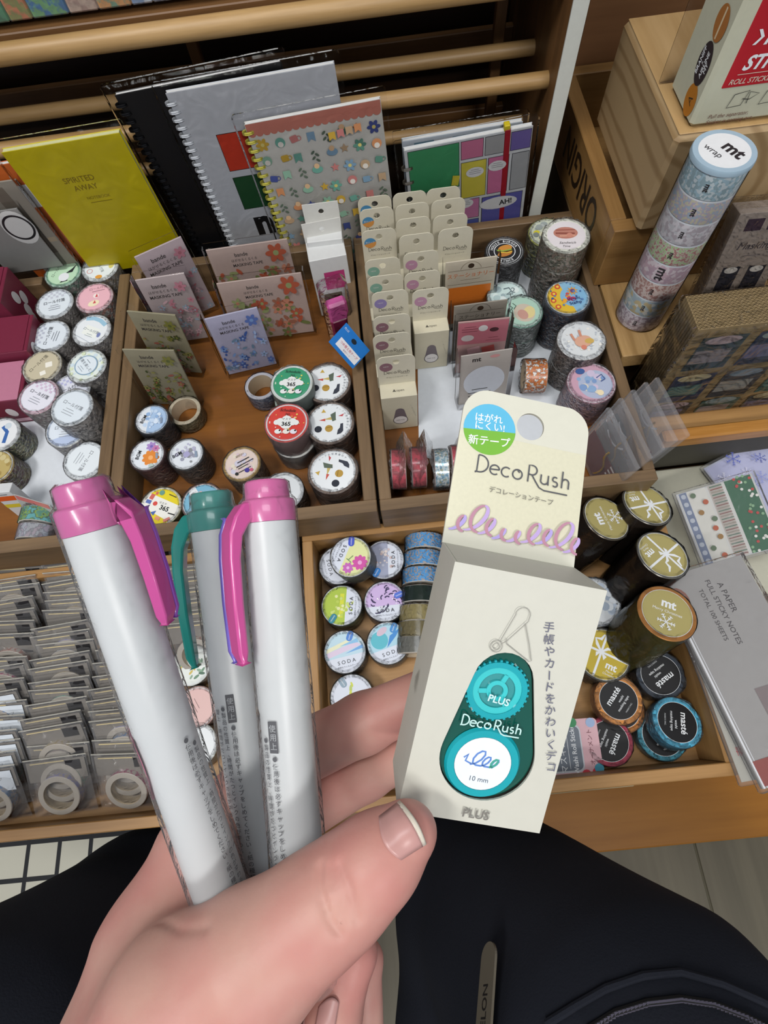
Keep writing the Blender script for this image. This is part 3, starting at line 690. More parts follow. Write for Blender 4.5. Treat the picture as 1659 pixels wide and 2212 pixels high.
sod(829, 1203, 'grey lilac starry film tape roll in the drawer corner', soda(galaxy, '#2c7cc8', 150), 86, '#5a2f2c')
sod(738, 1308, 'lime green film tape roll', soda(lime, '#2a7f94', 150), 82, '#5c6a28')
sod(831, 1299, 'purple film tape roll with dark squiggles', soda(confetti, '#4a6ccc', 18), 0, '#40304c')
sod(745, 1408, 'film tape roll with pale blue and lilac beams', soda(beam, '#4a80cc', 60), 8, '#3a4650')
sod(838, 1389, 'turquoise watercolour film tape roll', soda(lagoon, '#3f88c8', 50), 14, '#4a5a60')
sod(760, 1505, 'white film tape roll with yellow buds above the finger', soda(bud, '#8aa0b0', 120), 0, '#4a5a48')
# tapes on edge beside them
STK = 'tapes standing on edge beside the cream box'
def edge_roll(px, py, r, wd, label, side, yaw, cz, core=.6, group=STK, edge=None, draw=None, wrap=FILM, z0=None):
    p = at(px, py, cz)
    o = roll_mesh(r, wd, side, edge or ink('#b8b4ac', .4), 1, r * core).build('tape_roll', smooth=True)
    p.z = (DZ if z0 is None else z0) + r + .0006
    o.matrix_world = Matrix.Translation(p) @ Matrix.Rotation(math.radians(yaw), 4, 'Z') @ Matrix.Rotation(math.radians(-90), 4, 'X') @ Matrix.Translation((0, 0, -wd / 2))
    tag(o, label, 'tape roll', group)
    if draw:
        d = MB(); draw(d); d.build('band_print', o)
    wrap_mesh(r, wd, wrap, px, 1.6).build('shrink_wrap', o, True)
    return o
blue_t = prints('bluetape', ('#3f86c4', '#5a9cd4', '#4a90cc', '#a49a94'), 220, .2)
for (px, py, lb, mt) in ((917, 1166, 'topmost blue patterned tape standing on edge by the drawer back', blue_t), (915, 1203, 'second blue patterned tape standing on edge', blue_t), (912, 1240, 'third blue patterned tape next to the dark green one', blue_t),
                         (908, 1281, 'dark green tape standing on edge after the blue ones', ink('#1d2a25', .12)), (905, 1322, 'khaki tape standing on edge', ink('#8a7f55', .2)), (902, 1358, 'dull olive tape standing on edge beyond the khaki one', ink('#6d6446', .2)), (900, 1392, 'grey tape standing on edge hidden by the cream box', ink('#6a6a64', .2))):
    edge_roll(px, py, .0216, .0168, lb, mt, -6, -.012, .7)
# gold lidded rolls
SNOW = WHT
def snowflake(d, x, y, s, c):
    for i in range(6):
        a = math.radians(60 * i); ca, sa = math.cos(a), math.sin(a)
        d.line([(x, y), (x + s * ca, y + s * sa)], s * .10, c)
        for q in (.5, .78):
            for k in (-1, 1):
                b = a + k * math.radians(50)
                d.line([(x + s * q * ca, y + s * q * sa), (x + s * q * ca + s * .26 * math.cos(b), y + s * q * sa + s * .26 * math.sin(b))], s * .08, c)
GOLD = ink('#b3a76c', .45, .1, .08, 60)
GOLD2 = ink('#c0a93a', .4, .1, .08, 60)
def xmas_flake(g):
    def f(d): d.disc(0, 0, .98, g, 40); d.text('mt', .02, .42, .52, SNOW, 0, .035); d.text('Merry Christmas', 0, .06, .17, SNOW); snowflake(d, 0, -.42, .36, SNOW)
    return f
def xmas_bow(g):
    def f(d):
        d.disc(0, 0, .98, g, 40); d.text('mt', .42, -.32, .40, SNOW, 0, .03); d.text('Merry', .42, -.56, .12, SNOW); d.text('Christmas', .42, -.68, .12, SNOW)
        d.line([(-.97, .06), (.97, .06)], .09, SNOW); d.line([(-.12, .95), (-.12, -.95)], .09, SNOW)
        for pts in (((-.12, .06), (-.37, .3), (-.49, .5), (-.27, .55), (-.2, .78)), ((-.12, .06), (.08, .28), (.23, .3), (.25, .5), (.45, .64))):
            d.line(pts, [.06, .12, .07, .12, .05], SNOW)
        d.poly([(-.12, .06), (-.32, -.02), (-.27, -.2)], SNOW); d.poly([(-.12, .06), (.13, -.05), (.05, -.22)], SNOW); d.disc(-.12, .06, .09, SNOW)
    return f
FOIL = ink('#4a4038', .16, .7, .05, 30)
FOILWRAP = film('foilwrap', (.985, .985, .99), .22, .08, .25, 60)
GG = 'gold lidded holiday tapes'
roll(1310, 1119, .082, .0252, 'gold lidded tape roll with snowflake nearest the cream box flap', xmas_flake(GOLD), 100, FOIL, ink('#5c564a', .25, .4), zb=DZ, group=GG, rag=1, wrap=FOILWRAP, base=(.181, .163, DZ + .006))
roll(1398, 1089, .080, .0258, 'gold lidded tape roll with white bow by the tray corner', xmas_bow(GOLD), 192, FOIL, ink('#6c6a64', .25, .4), zb=DZ, group=GG, rag=1, wrap=FOILWRAP, base=(.230, .167, DZ + .006))
roll(1432, 1198, .092, .0254, 'gold lidded tape roll with white bow below the tray corner', xmas_bow(GOLD), 212, FOIL, ink('#6c6a64', .25, .4), zb=DZ, group=GG, rag=1, wrap=FOILWRAP, base=(.226, .112, DZ + .006))
roll(1441, 1324, .094, .0262, 'copper rimmed gold tape roll with snowflake tipped towards the packs', xmas_flake(GOLD), -28, ink('#8a8250', .18, .6, .06, 40), ink('#c98a4c', .3, .5), zb=DZ + .007, group=GG, rag=1, wrap=FOILWRAP, base=(1345, 1398), rl=.86)
roll(1285, 1300, .036, .0258, 'silver foil ended tape roll half behind the cream box', lambda d: speck(d, ['#c8d4e4', '#aebccc', '#e8eef4'], 30, .08, .2, 2, .85), 0, FOIL, ink('#dfe8f2', .15, .8), zb=DZ, group=GG, rag=2.2)
roll(1304, 1414, .034, .0265, 'bright gold tape roll with white bow half behind the cream box', xmas_bow(GOLD2), -32, FOIL, ink('#5c5a50', .25, .4), zb=DZ, group=GG, rag=2)
def maste(d):
    d.disc(0, 0, .98, '#1b1b1d', 40); d.text('masté', 0, .34, .46, WHT, 0, .014); d.text('washi', .12, -.06, .19, WHT); d.text('masking tape', 0, -.28, .19, WHT); d.text('MARK’S INC.', 0, -.62, .11, '#bfc2c4')
MG = 'black labelled washi rolls'
roll(1342, 1532, .015, .0226, 'orange rimmed tape underneath the other orange one', maste, 50, ink('#b8702c', .3), ink('#c8803c', .3), zb=DZ, group=MG, rl=.78, rag=2)
roll(1336, 1512, .016, .0226, 'orange rimmed tape with black label on top of another', maste, 46, ink('#b8702c', .3), ink('#d08a44', .3), zb=DZ + .0165, group=MG, rl=.80, rag=2)
roll(1441, 1456, .026, .0232, 'navy rimmed tape with black label under the copper roll', maste, 208, ink('#2c3440', .25), ink('#3a434f', .25), zb=DZ, group=MG, rl=.82, rag=2.4)
roll(1441, 1627, .014, .0232, 'sky blue rimmed tape lying lowest in the drawer', maste, 16, ink('#3f94ac', .3), ink('#4fa6bc', .3), zb=DZ, group=MG, rl=.82, rag=2.4)
roll(1463, 1560, .016, .0230, 'sky blue rimmed tape resting on top of its twin', maste, 252, ink('#3f94b8', .3), ink('#52aed0', .3), zb=DZ + .018, group=MG, rl=.80, tilt=(-8, 6), rag=2)
roll(1322, 1628, .016, .0226, 'crimson rimmed tape with black label beside the pink card', maste, 236, ink('#a83450', .3), ink('#bc3c58', .3), zb=DZ, group=MG, rl=.82)
# drawer glimpsed between the pens
roll(412, 1437, .02, .0212, 'white tape roll with green leaf print seen between the pens', lambda d: (d.disc(0, 0, .97, '#dfe4e0'), speck(d, ['#6a8c74', '#8aa890', '#c9b45c', '#4c6c58'], 22, .10, .2, 4, .8, 'leaf')), 0, ink('#a8a49c'), ink('#d8dcd8'), zb=DZ, wrap=FILM)
roll(425, 1528, .02, .0212, 'pale pink tape roll seen between the pens', lambda d: (d.disc(0, 0, .97, '#d8b4b0'), lines(d, 0, .2, 4, .9, .18, '#6a4c4c', -60)), 0, ink('#a88c88'), ink('#c9a49c'), zb=DZ)
roll(425, 1610, .02, .0212, 'plain white tape roll low between the pens', lambda d: lines(d, 0, .2, 3, .9, .18, '#7a7c80', -60), 0, ink('#a8a49c'), ink('#d8dcd8'), zb=DZ)

# ================================================================== PACKS, BOXES, BOOKS
def frame(o, x, y):
    x = Vector(x).normalized(); n = x.cross(Vector(y)).normalized(); y = n.cross(x)
    m = Matrix.Identity(4)
    for i in range(3): m[i][0], m[i][1], m[i][2], m[i][3] = x[i], y[i], n[i], o[i]
    return m
def stand(tl, tr, ztop, ang, h):        # upright card: its top corners seen at two pixels at height ztop, leaning back by ang
    a, b = at(*tl, ztop), at(*tr, ztop)
    x = (b - a); wd = x.length; x.normalize()
    n0 = Vector((x.y, -x.x, 0)); up0 = Vector((0, 0, 1))
    y = (up0 * math.cos(math.radians(ang)) - n0 * math.sin(math.radians(ang)))
    return frame(a - y * h, x, y), wd, h
def standy(tl, tr, y_, ang, h):         # the same with the top corners on the upright plane y
    def hit(p):
        d = ray(*p); t = y_ / d[1]; return Vector(CAM + t * d)
    a, b = hit(tl), hit(tr); x = b - a; wd = x.length; x.normalize()
    n = Vector((0, -math.cos(math.radians(ang)), math.sin(math.radians(ang))))
    y = n.cross(x).normalized()
    return frame(a - y * h, x, y), wd, h
def q3(A, B, C):                        # rectangle through three seen points (px, py, z): corner, +x, +y
    a, b, c = (at(*p) for p in (A, B, C))
    m = frame(a, b - a, c - a); y = Vector((m[0][1], m[1][1], m[2][1]))
    return m, (b - a).length, (c - a).dot(y)
def holed(poly, hx, hy, hr, n=40):      # outline and hole sampled at the same angles around the hole
    out, hol = [], []
    angs = sorted({round(2 * math.pi * i / n, 6) for i in range(n)} | {round(math.atan2(y - hy, x - hx) % (2 * math.pi), 6) for x, y in poly})
    for a in angs:
        dx, dy = math.cos(a), math.sin(a); best = 1e9
        for i in range(len(poly)):
            (x1, y1), (x2, y2) = poly[i], poly[(i + 1) % len(poly)]
            den = dx * (y2 - y1) - dy * (x2 - x1)
            if abs(den) < 1e-12: continue
            t = ((x1 - hx) * (y2 - y1) - (y1 - hy) * (x2 - x1)) / den
            u = ((x1 - hx) * dy - (y1 - hy) * dx) / den
            if t > 1e-9 and -1e-6 <= u <= 1 + 1e-6: best = min(best, t)
        out.append((hx + dx * best, hy + dy * best)); hol.append((hx + dx * hr, hy + dy * hr))
    return out, hol
def arc(x, y, r, a0, a1, n=10): return [(x + r * math.cos(math.radians(a0 + (a1 - a0) * i / n)), y + r * math.sin(math.radians(a0 + (a1 - a0) * i / n))) for i in range(n + 1)]
def deco_logo(d, x, y, s, c, lw=.07):   # thin round lettering 'Deco Rush'; s is the cap height
    def P(pts): d.line([(x + a * s, y + b * s) for a, b in pts], lw * s, c)
    P([(0, -.05), (.1, 0), (.1, 1)]); P([(.0, 0)] + [(.1, 0)] + arc(.22, .5, .5, -85, 85, 12) + [(.1, 1)])
    def e(cx): P([(cx - .27, .3), (cx + .26, .34)] + arc(cx, .3, .28, 10, 310, 14))
    e(1.12); P(arc(1.80, .3, .28, 50, 310, 14)); P(arc(2.46, .3, .28, 60, 420, 18) + [(2.46, .5), (2.58, .42)])
    P([(3.1, 0), (3.1, 1)] + arc(3.3, .72, .28, 90, -90, 10) + [(3.12, .46)]); P([(3.3, .44), (3.55, .1), (3.8, -.22), (4.1, -.34), (5.5, -.34)])
    P([(3.85, .58), (3.85, .25)] + arc(4.06, .25, .22, 180, 360, 8) + [(4.28, .58)]); P([(4.28, .3), (4.30, 0)])
    P(arc(4.68, .43, .14, 40, 250, 8) + arc(4.70, .15, .15, 90, -140, 8)); P([(5.1, 0), (5.1, 1)]); P([(5.1, .3)] + arc(5.30, .36, .2, 180, 0, 8) + [(5.50, 0)])

# ---- cream hanging boxes in the right tray
CREAM, CREAM2 = '#d3cdb9', '#c9c2ab'
BW, BD, BH, TH = .038, .0178, .064, .045
def hang_box(px, py, label, sticker, drop, yy=None, logo='#4a4740'):
    p = at(px, py, .0056 + BH + TH)
    t = thing('hanging_box', label, 'boxed tape', (p.x, (yy if yy is not None else p.y), .0056), 'cream boxed decoration tapes')
    body = MB().box((-BW / 2, -BD, 0), (BW / 2, 0, BH), ink(CREAM2, .5), .0006)
    body.build('box', t)
    d = MB(); d.text('▲open', 0, 0, .0042, '#5a564c'); d.build('open_mark', t, M=Matrix.Translation((0, -BD * .55, BH + .0002)))
    if drop:
        d = MB(); y = .026
        d.poly([(x * .9, yv + y) for x, yv in arc(0, -.006, .0095, 195, 345, 12) + arc(0, .0105, .0055, 20, 160, 10)], drop)
        d.disc(0, y - .007, .0075, '#d8d4d2', 24); d.ring(0, y - .007, .0075, .0082, '#4a464a'); d.text('MIX ICE', 0, y - .007, .0026, '#4a464a')
        for i in range(9): d.text('ー・カードをデコる'[i], .012 + .0006 * i, .046 - i * .0026, .002, '#8a857a')
        d.build('front_print', t, M=Matrix.Translation((0, -BD - .0002, 0)) @ Matrix.Rotation(math.radians(90), 4, 'X'))
    w2, c = BW / 2, .0085
    poly = [(-w2, 0), (w2, 0), (w2, TH - c)] + arc(w2 - c, TH - c, c, 15, 75, 4) + arc(-w2 + c, TH - c, c, 105, 165, 4) + [(-w2, TH - c)]
    out, hol = holed(poly, 0, TH - .0095, .0036)
    rot = Matrix.Translation((0, 0, BH)) @ Matrix.Rotation(math.radians(90), 4, 'X')
    tab = MB().prism(out, .0002, .0010, ink(CREAM, .55), None, hol).build('hang_tab', t, M=rot)
    d = MB()
    if sticker:
        x, y, r = -w2 + .0088, TH - .0165, .0066
        d.disc(x, y, r, sticker[0], 26)
        if len(sticker) > 1: d.chord(r, 270 + 12, 0, sticker[1], x, y); 
        d.text('新テープ' if len(sticker) > 1 else 'NEW', x, y + .001, .0024, '#d9d6d2')
    deco_logo(d, -.0130, TH - .0275, .0047, logo, .09)
    d.text('デコレーションテープ', 0, TH - .0332, .0022, logo)
    d.build('tab_print', tab, M=Matrix.Translation((0, 0, .00105)))
    return t
BO, GR, PU, MV, PK2 = ('#4c8ab4', '#d0904a'), ('#7fa896',), ('#8f82b4',), ('#8a6470',), ('#b98aa4',)
cols = [
 [((806, 408), BO, 'at the very back of the first column'), ((812, 447), BO, 'second from the back in the first column'), ((817, 494), BO, 'third from the back, lettering fully shown'), ((825, 557), GR, 'with green sticker and white hole in the first column'), ((831, 593), GR, 'with green sticker just behind the purple stickered one'), ((841, 627), PU, 'with purple sticker in the first column'), ((845, 679), MV, 'with brown mauve sticker behind two like it'), ((845, 719), MV, 'with brown mauve sticker second from the front'), ((854, 767), MV, 'with brown mauve sticker at the front of the first column')],
 [((882, 399), None, 'at the very back of the middle column'), ((889, 434), None, 'second from the back of the middle column'), ((892, 469), None, 'third from the back of the middle column'), ((899, 504), None, 'fourth from the back of the middle column'), ((909, 542), PK2, 'with pink sticker behind another pink one'), ((912, 585), PK2, 'with pink sticker, second from the front'), ((930, 622), PK2, 'with rose sticker and grey drop print at the front')],
 [((955, 389), None, 'at the back of the short third column'), ((968, 424), None, 'second of the short third column'), ((973, 462), None, 'third of the short third column'), ((985, 491), None, 'without sticker at the front of the short third column')]]
for ci, col in enumerate(cols):
    ys = [at(px, py, .0056 + BH + TH).y for (px, py), _, _ in col]
    for i in range(len(ys) - 2, -1, -1): ys[i] = max(ys[i], ys[i + 1] + BD + .0006)
    ys = [min(v, .551) for v in ys]
    for i in range(1, len(ys)): ys[i] = min(ys[i], ys[i - 1] - BD - .0006)
    for i, ((px, py), st, wh) in enumerate(col):
        hang_box(px, py, 'cream boxed tape ' + wh, st, '#6d6368' if i == len(col) - 1 else None, ys[i])

# ---- cards and packs standing in the trays
def card(name, label, cat, pose, th, mat, draw, group=None, film_=None, slot=None, pad=.003):
    M, wd, h = pose
    t = thing(name, label, cat, M @ Matrix.Translation((wd / 2, 0, 0)), group)
    b = MB()
    b.box((-wd / 2, 0, -th), (wd / 2, h, 0), mat, .0004)
    o = b.build('card', t)
    d = MB(); draw(d, wd, h)
    if d.v: d.build('print', o, M=Matrix.Translation((0, 0, .0002)))
    if film_:
        MB().box((-wd / 2 - pad, -.0002, -th - film_), (wd / 2 + pad, h + pad * 1.6, film_), STIFF if film_ > .002 else FILM, .0009).build('clear_cover', t)
    return t
def bande(cols, seed, base_lines=True):
    def f(d, w_, h):
        d.text('bande', -.1 * w_, h * .88, h * .075, '#3a3636', 0, .01); d.text('はがせるくるくる', -.08 * w_, h * .80, h * .045, '#4a4444'); d.text('MASKING TAPE', -.05 * w_, h * .73, h * .06, '#3f3a3a', 0, .01)
        g = random.Random(seed)
        for i in range(44):
            x, y = g.uniform(-.44, .44) * w_, g.uniform(.06, .66) * h
            c = cols[i % len(cols)]
            if i % 3: d.disc(x, y, w_ * g.uniform(.03, .07), c, 9, w_ * .025, g.uniform(0, 180))
            else: flower(d, x, y, w_ * .07, c, cols[(i + 1) % len(cols)], 5)
        flower(d, .33 * w_, h * .86, w_ * .12, cols[0], cols[1], 6)
    return f
pink = ['#c98a98', '#b4717c', '#9fb4c4', '#d8b4bc', '#a48c94']
kraft = ['#7c7a3c', '#5c6234', '#9c5a4c', '#8c8850', '#46502c']
blue = ['#5c74b4', '#7c9ccc', '#3f5c9c', '#a4b8dc', '#6d88a0']
rust = ['#a8543c', '#8c9464', '#b87c64', '#6c7444', '#94604c']
BP = 'floral flake tape packs in clear covers'
card('tape_pack', 'pale pink floral tape pack at the back beside the yellow notebook', 'tape pack', stand((290, 556), (391, 511), .104, 8, .098), .002, ink('#b4a4a8', .4), bande(pink, 1), BP, .006)
card('tape_pack', 'pale pink floral tape pack in front of its twin', 'tape pack', stand((291, 606), (397, 590), .098, 8, .092), .002, ink('#b0a2a2', .4), bande(pink, 2), BP, .006)
card('tape_pack', 'olive leaf patterned tape pack behind the front one', 'tape pack', stand((273, 672), (378, 681), .094, 8, .088), .002, ink('#908a72', .4), bande(kraft, 3), BP, .006)
card('tape_pack', 'olive leaf patterned tape pack nearest the sky lidded roll', 'tape pack', stand((263, 755), (375, 757), .090, 10, .084), .002, ink('#8c8670', .4), bande(kraft, 4), BP, .006)
card('tape_pack', 'wide dusty pink flower pack at the tray back', 'tape pack', stand((444, 541), (620, 516), .092, 10, .086), .002, ink('#a8948c', .4), bande(rust, 5), BP, .005)
card('tape_pack', 'wide dusty pink flower pack in front of the like one', 'tape pack', stand((467, 613), (650, 589), .084, 14, .078), .002, ink('#a8948c', .4), bande(rust, 6), BP, .005)
card('tape_pack', 'blue violet flower tape pack in the middle tray', 'tape pack', stand((441, 690), (555, 664), .086, 12, .080), .002, ink('#a4a2b8', .4), bande(blue, 7), BP, .006)
roll(398, 886, .020, .0190, 'cream hollow tape roll below the olive leaf pack', None, 0, prints('kr', ('#a09880', '#8c8468', '#6c6850'), 180, .35), ink('#b8ae98', .4), core=.0150, wrap=FILM)
roll(563, 833, .024, .0185, 'blue hollow tape roll below the blue violet pack', None, 0, prints('blr', ('#8494ac', '#9caabc', '#6c7c98'), 180, .35), ink('#b4b4bc', .4), core=.0145, wrap=FILM)

def whitebox(px1, px2, py1, py2, label, z):
    M, wd, h = stand((px1, py1), (px2, py2), z, 2, .03)
    t = thing('hanging_box', label, 'boxed tape', M @ Matrix.Translation((wd / 2, .03 - z + .0056, 0)), 'white boxes with pink refills')
    hb = z - .03
    MB().box((-wd / 2, 0, 0), (wd / 2, hb, .030), ink('#cfd0cf', .45), .0006).build('box', t)
    out, hol = holed([(-wd / 2, hb), (wd / 2, hb), (wd / 2, hb + .024), (-wd / 2, hb + .024)], 0, hb + .014, .003)
    MB().prism(out, .0, .0008, ink('#d6d5cf', .5), None, hol).build('hang_tab', t)
    d = MB(); d.rect(.004, hb * .62, wd * .55, hb * .3, '#b43c74', 0); d.rect(-.002, hb * .3, wd * .5, hb * .2, '#6a6456'); d.build('window_print', t, M=Matrix.Translation((0, 0, .0302)))
    return t
whitebox(651, 729, 442, 432, 'white hanging box at the back of the middle tray', .120)
whitebox(650, 733, 484, 468, 'white hanging box with a pink window', .114)
# pink refill in a pouch, with its blue tag
M, wd, h = stand((684, 640), (748, 618), .072, 4, .066)
t = thing('refill_pouch', 'clear pouch with a bright pink tape refill', 'tape pack', M @ Matrix.Translation((wd / 2, 0, 0)))
MB().box((-wd * .36, .004, .002), (wd * .36, h * .62, .018), ink('#8c2450', .3), .004).build('refill_body', t)
MB().box((-wd * .34, h * .52, .003), (wd * .34, h * .93, .017), ink('#cc5a9c', .25), .003).build('refill_cap', t)
MB().box((-wd * .45, .001, .0), (wd * .45, h * 1.35, .020), film('pouch', (.98, .98, .99), .2, .06, 1.0, 70), .004).build('pouch_film', t)
M, wd, h = q3((762, 797, .064), (799, 757, .070), (744, 702, .100))
t = thing('hang_tag', 'bright blue tag with white panel of red lettering', 'tag', M)
MB().box((0, 0, -.0008), (wd, h, 0), ink('#1f74c4', .4)).build('card', t)
d = MB(); d.rect(wd * .32, h * .44, wd * .36, h * .80, '#e2e2e6'); d.text('つめ替え用テープ', wd * .37, h * .44, h * .085, '#b83a4c', -90, .01); d.text('専用テープ', wd * .22, h * .44, h * .055, '#8a5a6c', -90); d.disc(wd * .74, h * .50, wd * .09, '#14202c', 16, h * .09); d.text('PLUS', wd * .84, h * .86, h * .075, '#dfe8f2', -90); d.build('print', t, M=Matrix.Translation((0, 0, .0002)))

# orange, grey, pink and mt cards in the right tray
def edge_card(c1, c2, wordc):
    def f(d, w_, h):
        d.rect(0, h * .87, w_ * .9, .0005, wordc); d.rect(0, h * .68, w_ * .9, .0005, wordc); d.disc(.0, h * .92, .0034, '#3a2c20', 18, .0030)
        d.ring(0, h * .85, .0115, .0119, wordc, 24, 15, 165)
        d.text('ステーショナリー', 0, h * .80, h * .07, c2); lines(d, 0, h * .735, 1, w_ * .6, h * .035, wordc, 0, .0004)
        d.rect(0, h * .36, w_ * .86, h * .56, c1)
    return f
card('tape_card', 'brown card with bright orange tape block', 'tape pack', stand((963, 568), (1075, 553), .100, 6, .094), .0015, ink('#c4baa6', .5), edge_card('#e07a28', '#d8743c', '#7a6a58'), None, .004)
card('tape_card', 'grey brown card with dark hanger arch behind the pink card', 'tape pack', stand((981, 662), (1097, 647), .088, 6, .082), .0015, ink('#8f887c', .5), edge_card('#8c8478', '#4a443c', '#5a5248'), None, .004)
def pinkcard(d, w_, h):
    d.rect(0, h * .78, w_ * .98, h * .40, '#b86c78'); d.disc(.0, h * .86, .005, '#d8d4d2', 20, .0042); d.disc(.012, h * .82, .005, '#4c2c30', 14, .003); d.disc(-.016, h * .70, .007, '#c9c0be', 16, .0045); lines(d, -.014, h * .90, 3, w_ * .35, h * .04, '#5c2c34', 0, .0005); lines(d, .012, h * .68, 2, w_ * .3, h * .05, '#7c3c44', 0, .0005); d.rect(-.008, h * .46, .014, h * .12, '#d8a8ac', 12); d.rect(.008, h * .46, .014, h * .12, '#cc5a54', 12)
card('tape_card', 'dusty rose card in a clear case', 'tape pack', stand((990, 697), (1102, 686), .084, 6, .078), .0015, ink('#b4908c', .5), pinkcard, None, .006)
def mtcard(d, w_, h):
    d.text('mt', -.010, h * .90, h * .11, '#2a2626', 0, .03); d.disc(.009, h * .92, .0052, '#c08a88', 18, .0022); d.disc(0, h * .45, w_ * .42, '#c9cdd4', 28, h * .30); lines(d, -.004, h * .3, 3, w_ * .5, h * .07, '#3a3838', 0, .0012)
card('tape_card', 'pale grey card in a clear hanging case', 'tape pack', stand((996, 770), (1108, 753), .082, 8, .076), .0015, ink('#aaa39c', .5), mtcard, None, .007)
def sheet(name, label, poly, z, mat, cat='paper', draw=None):
    P = [at(x, y, z) for x, y in poly]; b = MB(); n = len(P)
    b.add([(p.x, p.y, z) for p in P] + [(p.x, p.y, z + .0004) for p in P], [tuple(range(n - 1, -1, -1)), tuple(range(n, 2 * n))] + [(i, (i + 1) % n, n + (i + 1) % n, n + i) for i in range(n)], mat)
    return tag(b.build(name), label, cat)
sheet('paper_liner', 'white paper liner on the floor of the right tray', [(900, 640), (1110, 560), (1240, 690), (1285, 900), (1010, 1010), (905, 985)], .0051, ink('#cfd4da', .6))
pl = sheet('paper_liner', 'white paper sheet under the sticky note rolls', [(28, 842), (70, 800), (255, 860), (238, 1080), (90, 1105), (10, 1085), (5, 1000)], .0051, ink('#d8dde4', .6))
d = MB(); a, b_ = at(28, 842, .0056), at(12, 905, .0056)
d.poly([(a.x, a.y), (a.x + .010, a.y), (b_.x + .012, b_.y), (b_.x, b_.y)], '#a9c0dc'); d.build('blue_band', pl, M=Matrix.Translation((0, 0, .00562)))

# maple roll lying on its side, and red tapes by the front wall
def leafband(d): pass
edge_roll(1155, 806, .0185, .024, 'tape roll with orange maple leaves lying on its side', prints('mpl', ('#d8d2cc', '#b8602c', '#d88a44', '#6c4a4c', '#e2ded8'), 130, .3), 82, .03, .78, None, ink('#b8a48c', .4), None, FILM, .0056)
redm = prints('red', ('#a42436', '#b83446', '#8c1c2c'), 90, .2)
RP = 'tapes in bags along the front wall'
for px, py, lb, mt in ((862, 1012, 'red tape in a clear bag in the tray corner', redm), (905, 1008, 'red tape in a clear bag next to the glitter tape', redm), (953, 1012, 'silver blue glitter tape standing by the front wall', prints('glit', ('#8fb4c4', '#c4d4d8', '#6c98b0', '#a4a890', '#e0e8ea'), 260, .15, 'v', .3)), (990, 1004, 'red tape half hidden behind the cream box flap', redm)):
    o = edge_roll(px, py, .0215, .0150, lb, mt, 86, .030, .62, RP, ink('#b8a8a4', .4), None, FILM_HAZY, .0056)
    q = o.matrix_world.translation
    if mt is redm:
        g = random.Random(px); b = MB(); vs = []
        for s_ in (-1, 1):
            for i in range(7):
                for j in range(9):
                    u, v = i / 6, j / 8; vs.append((q.x + s_ * .0086 * (1 - max(0, v - .5) * 1.9) + g.uniform(-.0007, .0007), q.y + (u - .5) * .05 * (1 - .25 * v), .006 + v * .070))
        fs = [(k * 63 + i * 9 + j, k * 63 + (i + 1) * 9 + j, k * 63 + (i + 1) * 9 + j + 1, k * 63 + i * 9 + j + 1) for k in (0, 1) for i in range(6) for j in range(8)]
        b.add(vs, fs, film('redbag', (.98, .98, .99), .18, .12, 1.0, 120, .04)); f_ = b.build('bag', o, True); f_.matrix_parent_inverse = o.matrix_world.inverted()

# thin packets with gold cord
CP = 'cord packets leaning in the tray corner'
for i, (px, py, cc, lb) in enumerate(((1302, 905, '#5c2a30', 'striped maroon cord packet nearest the cream box'), (1326, 885, '#2c3a3c', 'dark green cord packet second from the cream box'), (1350, 868, '#2a4248', 'dark teal cord packet third from the cream box'), (1374, 852, '#5c2a34', 'striped maroon cord packet fourth from the cream box'), (1396, 842, '#4a4036', 'brown cord packet leaning outermost on the tray wall'))):
    a = at(px, py, .062)
    M = frame((a.x, a.y, .0), (.16, -1, 0), (.20 + .02 * i, 0, 1))
    M = Matrix.Translation((-.008, 0, .0056)) @ M
    t = thing('cord_packet', lb, 'cord packet', M, CP)
    MB().box((.0, .0, -.0006), (.058, .034, .0), ink(cc, .4)).build('card', t)
    b = MB()
    for k in range(6 if i in (0, 3) else 1):
        if i in (0, 3): b.rect(.050, .004 + k * .0058, .012, .0022, '#d8d4d0', 0)
        else: b.ring(.02, .05, .020, .022, '#d0d4d6', 16, 240, 330)
    b.build('stripes', t, M=Matrix.Translation((0, 0, .0002)))
    MB().tube([(.036 + .004 * math.sin(k * .5), .006 + k * .0036, .0022 + .001 * math.sin(k)) for k in range(11)], .0011, ink('#c9a02c', .3, .7)).build('gold_cord', t, True)
    MB().box((-.004, .0, -.0014), (.066, .070, .0040), film('cordbag', (.97, .97, .98), .12, .12, .5, 60, .10), .0012).build('bag', t)

